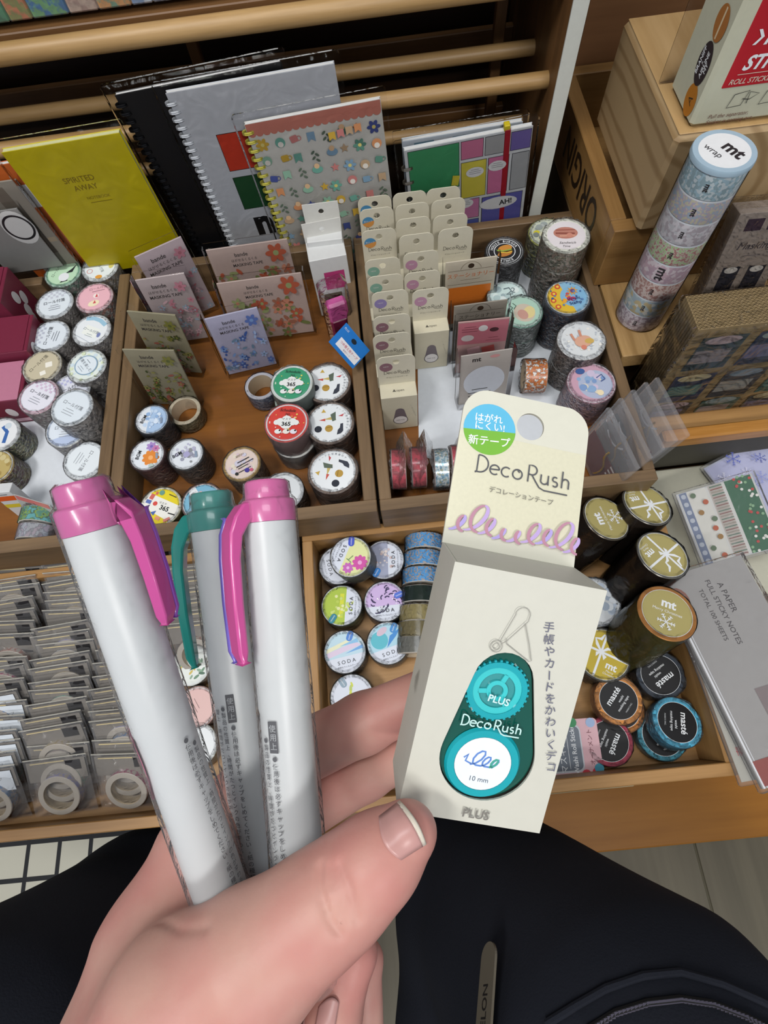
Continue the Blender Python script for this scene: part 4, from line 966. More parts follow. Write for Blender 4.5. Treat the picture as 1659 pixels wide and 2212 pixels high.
# ---- items at the left edge of the left tray
mar = ink('#74283e', .4); pnk = ink('#b97890', .4)
for i, (lo, hi, lb) in enumerate((((-.500, .497, .0056), (-.428, .552, .082), 'maroon box with white shapes at the back left'), ((-.480, .441, .0056), (-.402, .494, .062), 'maroon box with white shapes in the middle of three'), ((-.480, .384, .0056), (-.408, .438, .050), 'pink topped maroon box nearest the white paper'))):
    t = thing('gift_box', lb, 'box', ((lo[0] + hi[0]) / 2, (lo[1] + hi[1]) / 2, lo[2]), 'maroon boxes in the left tray')
    w2, d2, hh = (hi[0] - lo[0]) / 2, (hi[1] - lo[1]) / 2, hi[2] - lo[2]
    MB().box((-w2, -d2, 0), (w2, d2, hh), mar, .0008).build('box', t)
    MB().box((-w2 + .0005, -d2 + .0005, hh + .0002), (w2 - .004, d2 - .0005, hh + .0008), pnk if i == 2 else mar).build('lid_panel', t)
    d = MB(); g = random.Random(i)
    for k in range(5): d.disc(g.uniform(-.018, .018), .012 + k * hh / 7, .006, '#d9d4d8', 14, .0085, g.uniform(-30, 30))
    d.build('shape_print', t, M=Matrix.Translation((w2 + .0003, 0, 0)) @ Matrix.Rotation(math.radians(90), 4, 'Z') @ Matrix.Rotation(math.radians(90), 4, 'X'))
    d = MB(); d.disc(.01, hh * .5, .006, '#e6dfe2', 14, .008); d.rect(0, hh * .15, .05, .006, '#e2b4c4'); d.build('front_print', t, M=Matrix.Translation((0, -d2 - .0003, 0)) @ Matrix.Rotation(math.radians(90), 4, 'X'))
roll(4, 938, .030, .0215, 'white lidded tape roll with navy stroke at the left edge', lambda d: (d.disc(0, 0, .9, '#e4e6e8'), d.line([(.0, .5), (.3, .1), (.2, -.6)], .22, '#3c66a8'), d.disc(.3, .5, .2, '#c9d4dc')), 0, prints('grn', ('#5c6450', '#8c9478', '#c9c08c', '#4a4a48'), 120, .3), ink('#d0d4d4'))
roll(-10, 1008, .028, .0212, 'tan patterned tape roll at the left edge', lambda d: (d.disc(0, 0, .95, '#b8a468'), speck(d, ['#a48c50', '#c9bc8c'], 14, .1, .2, 3)), 0, prints('tan', ('#8c7c4c', '#a89868', '#6c5c44', '#7c4c44'), 120, .3), ink('#a89460'))
card('info_card', 'grey card printed with black text by the left tray front', 'card', stand((28, 1068), (108, 1092), .052, 20, .048), .0012, ink('#a9adab', .5), lambda d, w_, h: (d.rect(0, h * .93, w_ * .9, h * .14, '#c4706c'), lines(d, 0, h * .80, 4, w_ * .8, h * .09, '#2c2e30', 0, .0016), d.text('$78.0', 0, h * .2, h * .16, '#2c2e30', 0, .02)))
card('small_box', 'small white box with an orange stripe at the left edge', 'box', stand((-22, 1066), (20, 1062), .05, 10, .046), .012, ink('#d4d6d8', .45), lambda d, w_, h: (d.rect(0, h * .75, w_ * .98, h * .18, '#d85c24'), d.rect(0, h * .45, w_ * .98, h * .14, '#d8c43c'), lines(d, 0, h * .9, 1, w_ * .7, h * .1, '#5a5a5c', 0, .001)))
holo = prints('holo', ('#3c7c6c', '#5ca48c', '#9cc444', '#2c5c5c', '#6cc4c4'), 70, .12, 'noise', .4)
edge_roll(92, 1122, .0205, .0165, 'green holographic tape standing on edge near the grey card', holo, -6, .026, .7, None, None, None, FILM_HAZY, .0056)
edge_roll(86, 1158, .0205, .0165, 'silver foil tape standing on edge by the left tray front', prints('slv', ('#a8acb4', '#c9cdd4', '#8c9098', '#c4b8c4'), 90, .12, 'noise', .5), -6, .026, .7, None, None, None, FILM_HAZY, .0056)

# ---- notebooks against the rack
def coil(t, x, y0, y1, n, mat, r=.0058, wire=.0009):
    b = MB()
    for i in range(n):
        y = y0 + (y1 - y0) * i / (n - 1)
        for k in (0, .0016): b.tube([(x + r * math.cos(a), y + k + .0008 * math.sin(a), -.002 + r * math.sin(a) * .75) for a in (2 * math.pi * j / 12 for j in range(13))], wire, mat, 5, False)
    b.build('wire_binding', t, True)
def notebook(label, pose, th, cover, draw, binding=None, filmed=True, edge='#d8d8d6', group='notebooks leaning on the rack'):
    M, wd, h = pose
    t = thing('notebook', label, 'notebook', M @ Matrix.Translation((wd / 2, 0, 0)), group)
    MB().box((-wd / 2, 0, -.0009), (wd / 2, h, 0), cover, .0003).build('front_cover', t)
    MB().box((-wd / 2 + .001, .001, -th), (wd / 2 - .001, h - .0005, -.0010), ink(edge, .7)).build('pages', t)
    MB().box((-wd / 2, 0, -th - .0011), (wd / 2, h, -th - .0001), cover, .0003).build('back_cover', t)
    d = MB(); draw(d, wd, h)
    if d.v: d.build('cover_print', t, M=Matrix.Translation((0, 0, .0002)))
    if binding: coil(t, -wd / 2 + .0015, h * .03, h * .95, binding[0], binding[1])
    if filmed: MB().box((-wd / 2 - .010, -.001, -th - .0025), (wd / 2 + .006, h + .009, .0020), film('sleeve', (.98, .98, .985), .13, .06, .5, 35), .002).build('sleeve', t)
    return t
def yellow(d, w_, h): d.text('SPIRITED', -.005, h * .76, h * .055, '#8a7410', 0, .01); d.text('AWAY', -.003, h * .70, h * .055, '#8a7410', 0, .01); d.text('NOTEBOOK', .004, h * .62, h * .03, '#8a7410'); lines(d, .004, h * .585, 1, w_ * .3, .01, '#8a7410', 0, .0006)
notebook('bright yellow notebook in a clear sleeve', standy((2, 330), (258, 287), .5700, 0, .158), .006, ink('#cdbb0a', .45, 0, .12, 30), yellow, None, True, '#d0cf9c')
notebook('orange and white notebook behind the yellow one', standy((-120, 380), (60, 345), .583, 0, .17), .005, ink('#b85a20', .5), lambda d, w_, h: d.rect(w_ * .25, h * .78, w_ * .5, h * .16, '#d2d3d2'), None, False)
notebook('black spiral notebook behind the white one', standy((247, 206), (606, 133), .588, 0, .215), .004, ink('#141416', .4), lambda d, w_, h: None, (26, ink('#1c1c1e', .25, .6)), True)
def white_nb(d, w_, h):
    d.rect(-.030, h * .70, .040, .040, '#2a1a18'); d.rect(-.030, h * .70, .0388, .0388, '#c23a24'); d.rect(-.030, h * .48, .040, .040, '#142016'); d.rect(-.030, h * .48, .0388, .0388, '#1f4a2a'); d.text('ni', -.028, h * .30, .046, '#141416', 0, .045)
notebook('large white spiral notebook with red and green squares', standy((357, 202), (722, 137), .5785, 0, .215), .004, ink('#c0c3c8', .4), white_nb, (27, ink('#d6dade', .25, .3)), True)
def patterned(d, w_, h):
    d.rect(0, h * .975, w_ * .99, h * .05, '#c27868')
    for i in range(18): d.disc(-w_ / 2 + .005 + i * (w_ - .01) / 17, h * .95, .0042, '#c27868', 12)
    cs = ['#c9a440', '#6ca494', '#c47c78', '#7c9cb4', '#b89c7c', '#5c8c7c', '#cc8c60', '#44508c', '#8cb49c']
    g = random.Random(21); k = 0
    for r_ in range(9):
        for c_ in range(8):
            x = -w_ / 2 + .013 + c_ * (w_ - .022) / 7 + g.uniform(-.002, .002); y = h * (.88 - r_ * .095) + g.uniform(-.002, .002)
            cc = cs[k % 9]; k += 1; q = k % 7
            if q == 0: star(d, x, y, .0052, cc)
            elif q == 1: flower(d, x, y, .0065, cc, '#d8c878', 6)
            elif q == 2: d.disc(x, y, .0052, cc, 14); d.disc(x, y - .002, .003, '#e4ded4', 10)
            elif q == 3: d.rect(x, y, .008, .007, cc, g.uniform(-20, 20), .0015); d.ring(x + .005, y, .0018, .0026, cc)
            elif q == 4: d.poly([(x - .004, y + .005), (x + .004, y + .005), (x + .004, y - .005), (x, y - .002), (x - .004, y - .005)], cc)
            elif q == 5:
                for m_ in range(4): d.disc(x + (-.002 if m_ % 2 else .002), y - .005 + m_ * .003, .0026, '#5c6c5c', 8, .0013, 40 if m_ % 2 else 140)
            else: d.disc(x, y, .006, cc, 14, .004); d.disc(x, y + .004, .003, '#d8b48c', 10)
    for i in range(4): d.poly([(.012 + i * .009, h * .905 + i * .0012), (.019 + i * .009, h * .906 + i * .0012), (.019 + i * .009, h * .86 + i * .0012), (.0155 + i * .009, h * .872 + i * .0012), (.012 + i * .009, h * .86 + i * .0012)], cs[(i * 2) % 9])
notebook('patterned spiral notebook with coral scalloped edge', standy((527, 270), (822, 214), .5695, 0, .190), .004, ink('#cdcbc3', .4), patterned, (20, ink('#c4bc50', .3, .2)), True)
def comic(d, w_, h):
    cells = [(-.47, .62, .40, .36, '#3c8c5c'), (-.05, .84, .17, .14, '#c06c8c'), (.14, .84, .17, .14, '#9c9c9c'), (.34, .84, .15, .14, '#6a5c9c'), (-.05, .50, .20, .31, '#c9bc44'), (.17, .50, .16, .31, '#c46c94'), (.36, .50, .13, .31, '#a0a2a4'), (-.47, .30, .22, .28, '#5a62a4'), (-.22, .30, .14, .18, '#2c3c84'), (-.06, .30, .16, .18, '#c078a0'), (.13, .10, .34, .37, '#5c5ca4'), (-.30, .08, .18, .18, '#3c8c58'), (-.10, .10, .2, .18, '#5660a4'), (-.47, .08, .15, .18, '#b8748c')]
    for x, y, cw, ch, c in cells:
        d.rect((x + cw / 2) * w_, (y + ch / 2) * h, cw * w_ + .0012, ch * h + .0012, '#3a3a40'); d.rect((x + cw / 2) * w_, (y + ch / 2) * h, cw * w_, ch * h, c)
    d.disc(.27 * w_, .40 * h, .022, '#dcdcdc', 20, .008); d.text('AH!', .33 * w_, .40 * h, .009, '#2a2a2c', 4, .03)
    for x, y in ((.06, .72), (.24, .74), (-.02, .45)): d.disc(x * w_, y * h, .010, '#d8d8d8', 16, .006); lines(d, x * w_, y * h + .003, 3, .014, .0022, '#4a4a4c', 0, .0004)
    d.rect(-.1 * w_, .68 * h, .008, .012, '#d0c040', -10)
t = notebook('comic panel planner closed with a red elastic band', standy((872, 326), (1152, 271), .5695, 0, .140), .005, ink('#c9ccce', .35), comic, None, True)
wd = standy((872, 326), (1152, 271), .5695, 0, .140)[1]
MB().box((wd * .285, -.001, -.0068), (wd * .33, .141, .0010), ink('#9c1424', .5), .0004).build('elastic_band', t)
MB().box((wd * .28, .139, -.0072), (wd * .325, .1455, .0006), ink('#c9b41c', .5), .0006).build('yellow_tab', t)
coil(t, -wd / 2 + .002, .085, .118, 3, ink('#8c8478', .25, .8), .006, .0010)
notebook('second comic planner hidden behind the banded one', standy((868, 306), (1130, 262), .5795, 0, .145), .005, ink('#c0c8ce', .35), lambda d, w_, h: (d.rect(0, h * .95, w_ * .8, h * .05, '#6c8c9c'), d.rect(-.02, h * .95, .02, h * .05, '#d0d0d0')), None, True)
# packs at the far left
card('sticker_pack', 'clear pack with dark loop print at the far left', 'sticker pack', standy((-95, 470), (36, 450), .5735, 0, .082), .002, ink('#8d8c88', .5), lambda d, w_, h: (d.disc(w_ * .3, h * .72, .018, '#d4d4d0', 24, .022), d.ring(w_ * .3, h * .72, .014, .0165, '#1c1c1e')), None, .004)
card('sticker_pack', 'long grey clear pack leaning beside the yellow notebook', 'sticker pack', standy((-60, 402), (34, 388), .5790, 0, .125), .002, ink('#8a8478', .5), lambda d, w_, h: (d.rect(0, h * .6, w_ * .3, h * .7, '#6c6458', 4), d.rect(w_ * .3, h * .4, w_ * .2, .006, '#a09078')), None, .005)

# ---- booklets on the upper shelf
px = [-60, 22, 72, 152, 216, 288, 334, 380, 424, 476, 528, 590, 660]
cc = [('#4b9164', '#37734b'), ('#cd7d4b', '#879146'), ('#3773a5', '#73af69'), ('#af9182', '#cdb4a0'), ('#739b7d', '#dc9b55'), ('#cdd7e1', '#7391b9'), ('#d2d9e1', '#5f739b'), ('#b94b2d', '#dc734b'), ('#b9aa87', '#918769'), ('#af9b73', '#d2be96'), ('#9b875f', '#b9a57d'), ('#87785a', '#a59373')]
nm = ['green', 'orange and olive', 'deep blue', 'brownish pink', 'green and orange', 'blue dotted white', 'navy dotted white', 'brick red', 'beige banded', 'tan', 'khaki', 'dull brown']
for i in range(12):
    def hy(p, y):
        d_ = ray(p, y); k = .622 / d_[1]; return CAM + k * d_
    a, b = hy(px[i], 45 - px[i] * .11), hy(px[i + 1], 45 - px[i + 1] * .11)
    M = frame((a[0], .622, .2755), (1, 0, 0), (-.10, .06, 1))
    wd = b[0] - a[0] - .001
    t = thing('booklet', nm[i] + ' printed spine in the row above the top bar', 'booklet', M, 'booklets on the upper shelf')
    MB().box((0, 0, -.05), (wd, .085, 0), prints('bk%d' % i, (cc[i][0], cc[i][1], cc[i][0]), 50, .4), .001).build('block', t)
    MB().box((-.0004, -.0, -.051), (wd + .0004, .086, .0012), FILM_HAZY, .001).build('sleeve', t)

# ---- right hand displays
a = at(1375, 680, .0502); tp = at(1563, 343, .231)
b = Vector((a.x + .002, a.y, .0502)); ax_ = (tp - b); L = ax_.length; ax_.normalize()
tM = Matrix.Translation(b) @ ax_.to_track_quat('Z', 'Y').to_matrix().to_4x4()
t = thing('tape_tube', 'tall clear tube of stacked patterned tapes with white lid', 'tape tube', Matrix.Translation(b) @ Matrix.Rotation(0, 4, 'Z'))
sh = Matrix.Identity(4); sh[0][2] = ax_.x / ax_.z * .25; sh[1][2] = ax_.y / ax_.z * .25
L = .181; R = .0238; nb = 8
bandc = [('#c4b4ba', '#d4ccd0', '#a4949c'), ('#b4c4c4', '#d8d6cc', '#c4b48c', '#a4b4bc'), ('#bca49c', '#d0c0b8', '#a88078'), ('#c4aab4', '#d4c8cc', '#b8a0ac'), ('#88ac70', '#a4c08c', '#c4c0b4', '#a87874'), ('#bcbcc0', '#ccc8cc', '#aca4aa'), ('#a4b4ac', '#c4c0a4', '#b49cb4', '#9cb0bc'), ('#9cb8c4', '#c0ccd0', '#8ca4ac')]
for i in range(nb):
    z0, z1 = L * i / nb, L * (i + 1) / nb
    MB().lathe([(0, z1 - .0003), (R - .0008, z1), (R, z1 - .001), (R, z0 + .001), (R - .0008, z0 + .0002), (0, z0 + .0002)], [ink('#c8ccd0')] * 2 + [prints('tube%d' % i, bandc[i], 130 + 12 * i, .35, 'v' if i % 2 else 'noise')] + [ink('#c8ccd0')] * 2, 40).build('tape', t, True)
    d = MB(); g = MB()
    g.add([], [], WHT)
lid = MB().lathe([(0, L + .0045), (R * .84, L + .0045), (R + .0006, L + .0045), (R + .0012, L + .003), (R + .0012, L + .0002), (0, L + .0002)], [ink('#dfe2e4'), ink('#9cb4c4', .4), ink('#9cb4c4', .4), ink('#9cb4c4', .4), ink('#9cb4c4', .4)], 40).build('lid', t, True)
d = MB(); d.text('mt', .0075, -.0015, .0165, '#222326', -62, .03); d.text('wrap', -.0085, .001, .0085, '#44464a', -62); d.build('lid_print', lid, M=Matrix.Translation((0, 0, L + .0047)))
b = MB()
for i in range(nb):
    s_ = MB(); s_.text('mt', 0, 0, .0062 if i != 3 else .013, '#26262a', -90, .03)
    for a0 in (238,):
        b.add([((R + .0003) * math.cos(math.radians(a0) + v[0] / R), (R + .0003) * math.sin(math.radians(a0) + v[0] / R), L * (i + .5) / nb + v[1]) for v in s_.v], s_.f, '#3a3638')
b.build('band_lettering', t)
MB().lathe([(R + .0009, .0003), (R + .0009, L)], film('tube', (.98, .98, .985), .1, .05, .1, 30), 40).build('clear_sleeve', t, True)

def carton():
    t = thing('sticker_carton', 'red and cream roll sticker carton on the pine box', 'carton', (.281, .447, .2225))
    MB().box((0, 0, 0), (.105, .055, .10), ink('#c4c4ae', .45), .003).build('carton', t)
    MB().box((.012, -.0006, .029), (.1045, .0545, .1012), ink('#b4202c', .4), .001).build('red_panel', t)
    d = MB(); d.text('ROLL', .028, .064, .015, WHT, 0, .03, 'l', 1, .25); d.text('STICKER', .021, .047, .014, WHT, 0, .03, 'l', 1, .25); d.text('ROLL STICKER in BOX', .016, .034, .0055, '#d8c8b8', 0, .01, 'l', 1, .2); d.line([(.02, .039), (.10, .039)], .0005, '#d8c8b8'); d.poly([(.020, .069), (.024, .064), (.020, .059), (.0225, .059), (.0265, .064), (.0225, .069)], WHT)
    for x in (.026, .052): d.line([(x, .024), (x + .011, .026), (x + .009, .015), (x - .002, .014), (x, .024)], .0006, '#2c2c2e'); d.line([(x + .008, .020), (x + .014, .019), (x + .02, .023), (x + .012, .025), (x + .013, .016)], .0006, '#2c2c2e')
    d.text('Pull the separator,', .012, .0085, .0045, '#6c3c38', 0, 0, 'l', 1, .2); d.text('Sticker is coming out', .012, .004, .0045, '#6c3c38', 0, 0, 'l', 1, .2)
    d.build('front_print', t, M=Matrix.Translation((0, -.0009, 0)) @ Matrix.Rotation(math.radians(90), 4, 'X'))
    d = MB(); d.disc(.040, .0135, .0095, '#b8741c', 24, .0118); d.text('A', .040, .0135, .010, '#2a2018', 90); d.disc(.037, .0385, .0100, '#2a2026', 24, .0150)
    for i, s_ in enumerate(('MY', 'AIRLINE', 'is', 'BRANIFF')): d.text(s_, .0425 - i * .0038, .0385, .0050 if i != 2 else .003, WHT, 90, .02)
    d.disc(.038, .066, .0095, '#a86c34', 24, .0115); d.line([(.038, .056), (.038, .076)], .002, '#d8c4a0')
    d.build('side_print', t, M=Matrix.Translation((-.0003, .055, 0)) @ Matrix(((0, 0, -1, 0), (-1, 0, 0, 0), (0, 1, 0, 0), (0, 0, 0, 1))))
carton()
ac = tag(MB().box((.2735, .5085, .2225), (.43, .5105, .42), film('acrylic', (.90, .90, .91), .25, .02, .02, 10), .0005).build('acrylic_panel'), 'clear acrylic panel standing behind the red carton', 'panel')
# grey masking pack beside the tube
def grey(d, w_, h):
    d.rect(-w_ * .2, h * .90, w_ * .26, h * .10, '#3c2c38'); d.rect(w_ * .12, h * .90, w_ * .2, h * .10, '#3c2c38'); d.text('Masking', -w_ * .02, h * .72, h * .09, '#4a4448', 0, 0, shear=.2); lines(d, 0, h * .63, 1, w_ * .4, .01, '#6c6468', 0, .0006)
    for x in (-.22, .2):
        d.rect(x * w_, h * .30, w_ * .28, h * .46, '#2c2c34'); d.disc(x * w_, h * .50, w_ * .11, '#c9c4bc', 20, h * .03); d.disc(x * w_, h * .28, w_ * .12, '#b4aca4', 20, h * .025); d.rect(x * w_, h * .16, w_ * .24, h * .14, '#4a4440')
card('tape_pack', 'taupe boxed masking tape set behind the tall tube', 'tape pack', stand((1600, 462), (1745, 450), .165, 12, .115), .02, ink('#94887e', .5), grey, None, .0015)
# corrugated pack on the ledge
t = thing('cardboard_pack', 'stack of corrugated card tape sets wrapped in clear plastic', 'card pack', (.2835, .3015, -.0072))
brdm = wood('card', '#7c6844', '#97825c', 'x', .5, .8)
n = 11
for i in range(n):
    y0 = .0006 + i * .0036
    MB().box((0, y0, 0), (.16, y0 + .0030, .148), brdm, .0002).build('board', t)
    b = MB()
    b.line([(x * .0022, .0015 + (.0009 if x % 2 else -.0009)) for x in range(72)], .0006, '#4a3a22'); b.build('flute', t, M=Matrix.Translation((.001, y0, .1482)))
d = MB()
g = random.Random(4)
for r_, (yy, hh) in enumerate(((.118, .050), (.060, .048), (.012, .036))):
    for c_ in range(3):
        x = .032 + c_ * .052
        d.rect(x, yy - .008 + .0, .042, hh, ['#3c4c50', '#2c3c54', '#44484a', '#2c5c58'][(r_ + c_) % 4], 0); d.disc(x, yy + hh * .22, .017, ['#b4a0a0', '#8c9c98', '#c0b48c', '#7c8c94'][(r_ * 2 + c_) % 4], 20, .006); d.rect(x - .002, yy - hh * .25, .034, hh * .4, ['#8c8484', '#5c7c74', '#6c6c88', '#94948c'][(r_ + c_ * 2) % 4], 0)
d.build('front_print', t, M=Matrix.Translation((0, .0004, 0)) @ Matrix.Rotation(math.radians(90), 4, 'X'))
MB().box((-.004, -.002, .0), (.166, .0415, .1495), film('wrapper', (.97, .97, .98), .2, .08, 1.2, 45), .002).build('plastic_wrap', t)

# ---- sticker sheet packs beside the drawer
SP = 'sticker sheet packs beside the drawer'
def flatpack(label, pts, draw, mat, th=.002, fl=True, cat='sticker pack'):
    M, wd, h = q3(*pts)
    t = thing('sticker_pack', label, cat, M, SP)
    MB().box((0, 0, -th), (wd, h, 0), mat, .0003).build('sheet', t)
    d = MB(); draw(d, wd, h); d.build('print', t, M=Matrix.Translation((0, 0, .0002)))
    if fl: MB().box((-.003, -.003, -th - .001), (wd + .003, h + .003, .0025), FILM_HAZY, .001).build('sleeve', t)
    return t
def xsheet(d, w_, h):
    d.rect(w_ * .5, h * .5, w_ * .96, h * .96, '#c4c4c0')
    cs = [('#63708c', .08, .10), ('#c9c8c0', .26, .24), ('#b8b0a8', .50, .18), ('#1f5a3c', .80, .34)]
    for c, x, ww in cs: d.rect(w_ * x, h * .5, w_ * ww, h * .98, c)
    for i in range(9): d.rect(w_ * .08, h * (.06 + i * .11), w_ * .06, h * .06, '#a9b0bc', 0, .002)
    g = random.Random(2)
    for i in range(40): d.disc(w_ * g.uniform(.64, .96), h * g.random(), .0016, ['#b43430', '#7ca47c', '#d8d8d0'][i % 3], 8)
    for i in range(26): d.line([(w_ * .42, h * (.04 + i * .037)), (w_ * .58, h * (.04 + i * .037))], .0010, ['#7c4c48', '#4c6c5c', '#8c8478'][i % 3])
    for i in range(8): d.disc(w_ * g.uniform(.18, .36), h * (.08 + i * .12), .003, ['#a45a44', '#5c6c58', '#8c6c44'][i % 3], 8)
flatpack('christmas patterned sticker sheet with green strip by the tray corner', ((1520, 1225, -.045), (1690, 1180, -.030), (1462, 1068, -.030)), xsheet, ink('#b4b6b8', .4))
def snow(d, w_, h):
    d.rect(w_ * .5, h * .5, w_ * .96, h * .96, '#b9bcdc'); g = random.Random(6)
    for i in range(16): snowflake(d, w_ * g.random(), h * g.random(), g.uniform(.004, .009), ['#5c68b4', '#8c94cc', '#d8d8ec'][i % 3])
flatpack('pale blue snowflake sticker sheet at the right edge', ((1660, 1190, -.062), (1790, 1120, -.055), (1570, 985, -.055)), snow, ink('#b4b8cc', .4))
def notes(d, w_, h):
    g = random.Random(9)
    d.line([(w_ * .02, 0), (w_ * .02, h)], .0016, '#e4e6ea'); d.line([(w_ * .05, 0), (w_ * .05, h)], .0007, '#d8dadf')
    d.disc(w_ * .12, h * .88, .008, '#8c5a4c', 14, .011, 20); d.text('A PAPER', w_ * .62, h * .82, .008, '#3a3436', -90); d.text('FULL STICKY NOTES', w_ * .5, h * .76, .007, '#3a3436', -90); d.text('TOTAL 100 SHEETS', w_ * .38, h * .76, .006, '#3a3436', -90)
    d.rect(w_ * .6, h * .28, w_ * .4, h * .22, '#7c7070'); d.rect(w_ * .12, h * .06, .016, .02, '#8c3c34')
flatpack('big clear bag of notes with handwritten text at the right edge', ((1648, 1705, .012), (1850, 1640, .012), (1500, 1228, .010)), notes, ink('#9a9896', .35), .004)
flatpack('narrow pack with red and black marks leaning by the drawer side', ((1602, 1690, .0045), (1660, 1680, .006), (1522, 1385, .0045)), lambda d, w_, h: (d.rect(w_ * .4, h * .88, w_ * .5, h * .16, '#8c2028'), d.rect(w_ * .4, h * .70, w_ * .4, h * .12, '#2c2c2e'), d.text('春', w_ * .4, h * .2, .009, '#a4343c', 90), d.rect(w_ * .9, h * .5, .0012, h, '#d8dadc')), ink('#a8a69c', .4), .001)
# pink roll sticker card in the drawer
M, wd, h = q3((1165, 1700, -.040), (1308, 1690, -.040), (1150, 1560, -.030))
t = thing('sticker_card', 'pink card of washi roll stickers lying in the drawer', 'card', M)
MB().prism([(x + wd / 2, y + h / 2) for x, y in rrect(wd, h, .004)], -.0012, 0, ink('#d9b0b8', .45)).build('card', t)
d = MB(); d.rect(wd * .42, h * .55, wd * .62, h * .74, '#c4c9d0', 0, .006); d.rect(wd * .42, h * .55, wd * .58, h * .68, '#6f7883', 0, .005)
d.text('Washi Roll Sticker', wd * .60, h * .55, .0062, WHT, 90, .01); d.text('マスキング', wd * .42, h * .5, .0075, WHT, 90); d.text('16パターン', wd * .26, h * .5, .0065, WHT, 90); d.line([(wd * .51, h * .24), (wd * .51, h * .86)], .0004, WHT); d.text('オーナメント', wd * .86, h * .55, .0055, '#7c4c54', 90)
for x, y, c in ((.80, .10, '#4a64a8'), (.90, .16, '#c4404c'), (.74, .14, '#c4404c'), (.94, .22, '#4c9cb4'), (.9, .93, '#9cb4d8'), (.62, .95, '#3c8c5c')): d.disc(wd * x, h * y, .0045, c, 12)
d.build('print', t, M=Matrix.Translation((0, 0, .0002)))

# ---- clear sleeves filling the lower left drawer
def sleeve_proto(k):
    g = random.Random(k)
    ring = [('#7c5a58', '#a87c74'), ('#4c5c84', '#7c94b4'), ('#6c6ca4', '#9c9cc4'), ('#4c7c74', '#7cac9c'), ('#7c3c54', '#a4647c'), ('#8c7c5c', '#aca084')][k % 6]
    hd = MB().box((-.029, .036, -.0004), (.029, .057, 0), ink('#77726c', .5)); 
    tk = MB(); tk.rect(.017, .050, .015, .010, '#1c1a1c', 0); tk.rect(-.008, .0555, .034, .0010, '#c9b88c')
    rl = roll_mesh(.0205, .012, prints('slv%d' % k, (ring[0], ring[1], '#b4aaa4'), 160, .3), ink('#a09a92', .4), 1, .015)
    fm = MB(); W_, H_, n_, m_ = .063, .060, 8, 8; vs = []
    for s_ in (1, -1):
        for i in range(n_ + 1):
            for j in range(m_ + 1):
                u, v = i / n_, j / m_
                z = s_ * (.0066 * math.sin(math.pi * u) ** .6 * math.sin(math.pi * min(1, v * 1.25)) ** .6 if v < .8 else .0004) + g.uniform(-.0006, .0006)
                vs.append(((u - .5) * W_, v * H_, z))
    q = (n_ + 1) * (m_ + 1); fs = []
    for s_ in range(2):
        for i in range(n_):
            for j in range(m_):
                a_ = s_ * q + i * (m_ + 1) + j; fs.append((a_, a_ + m_ + 1, a_ + m_ + 2, a_ + 1))
    fm.add(vs, fs, film('bag', (.97, .97, .97), .22, .10, .9, 60, .05))
    ed = MB().box((-.0315, .0592, -.0003), (.0315, .0602, .0003), ink('#c4c0b4', .2, .3))
    return hd, tk, rl, fm, ed
PR = []
for k in range(6):
    hd, tk, rl, fm, ed = sleeve_proto(k)
    t = thing('tape_sleeve', 'x', 'tape sleeve')
    PR.append((t, [hd.build('header_card', t), tk.build('dark_sticker', t, M=Matrix.Translation((0, 0, .0004))), rl.build('tape_ring', t, True, M=Matrix.Translation((0, .0225, -.006))), fm.build('sleeve_film', t, True), ed.build('top_seal', t)]))
used = set(); LAST = [None]
WL = MB().rect(0, .044, .052, .022, '#cdd4dc'); WL.text('マスキングテープ', 0, .046, .004, '#5a6068')
def put_sleeve(k, M, label):
    t, ch = PR[k]
    if k not in used: used.add(k); o = t
    else:
        o = t.copy(); COL.objects.link(o)
        for c in ch:
            q = c.copy(); COL.objects.link(q); q.parent = o
    LAST[0] = o; o.matrix_world = M; o['label'] = label; o['group'] = 'clear tape sleeves filed in the drawer'
g = random.Random(12)
ORD = 'first second third fourth fifth sixth seventh eighth ninth tenth eleventh twelfth thirteenth fourteenth fifteenth sixteenth seventeenth eighteenth nineteenth'.split()
for c_, (x, n_, nm_) in enumerate(((-.4255, 18, 'in the row beside the left frame edge'), (-.3590, 19, 'in the row left of the white pens'), (-.2925, 19, 'in the row running under the white pens'))):
    for i in range(n_):
        y = .160 - i * (.206 / (n_ - 1)); tl_ = 50 + g.uniform(-5, 5) + (8 if i > n_ - 4 else 0)
        M = Matrix.Translation((x + g.uniform(-.003, .003), y, -.0425 + g.uniform(0, .002))) @ Matrix.Rotation(math.radians(g.uniform(-4, 4)), 4, 'Z') @ Matrix.Rotation(math.radians(90 - tl_), 4, 'X')
        if c_ == 0 and i > 10: M = M @ Matrix.Translation((0, 0, 0)); extra = True
        else: extra = False
        put_sleeve((i * 5 + c_ * 2) % 6, M, ORD[i] + ' clear tape sleeve from the drawer back ' + nm_)
        if extra: WL.build('white_label', LAST[0], M=Matrix.Translation((0, 0, .0011)))
for i in range(8):
    y = .160 - i * .012
    M = Matrix.Translation((-.2250 + g.uniform(-.003, .003), y, -.0425)) @ Matrix.Rotation(math.radians(38), 4, 'X')
    put_sleeve((i * 5 + 1) % 6, M, ORD[i] + ' clear tape sleeve from the back behind the teal clip')
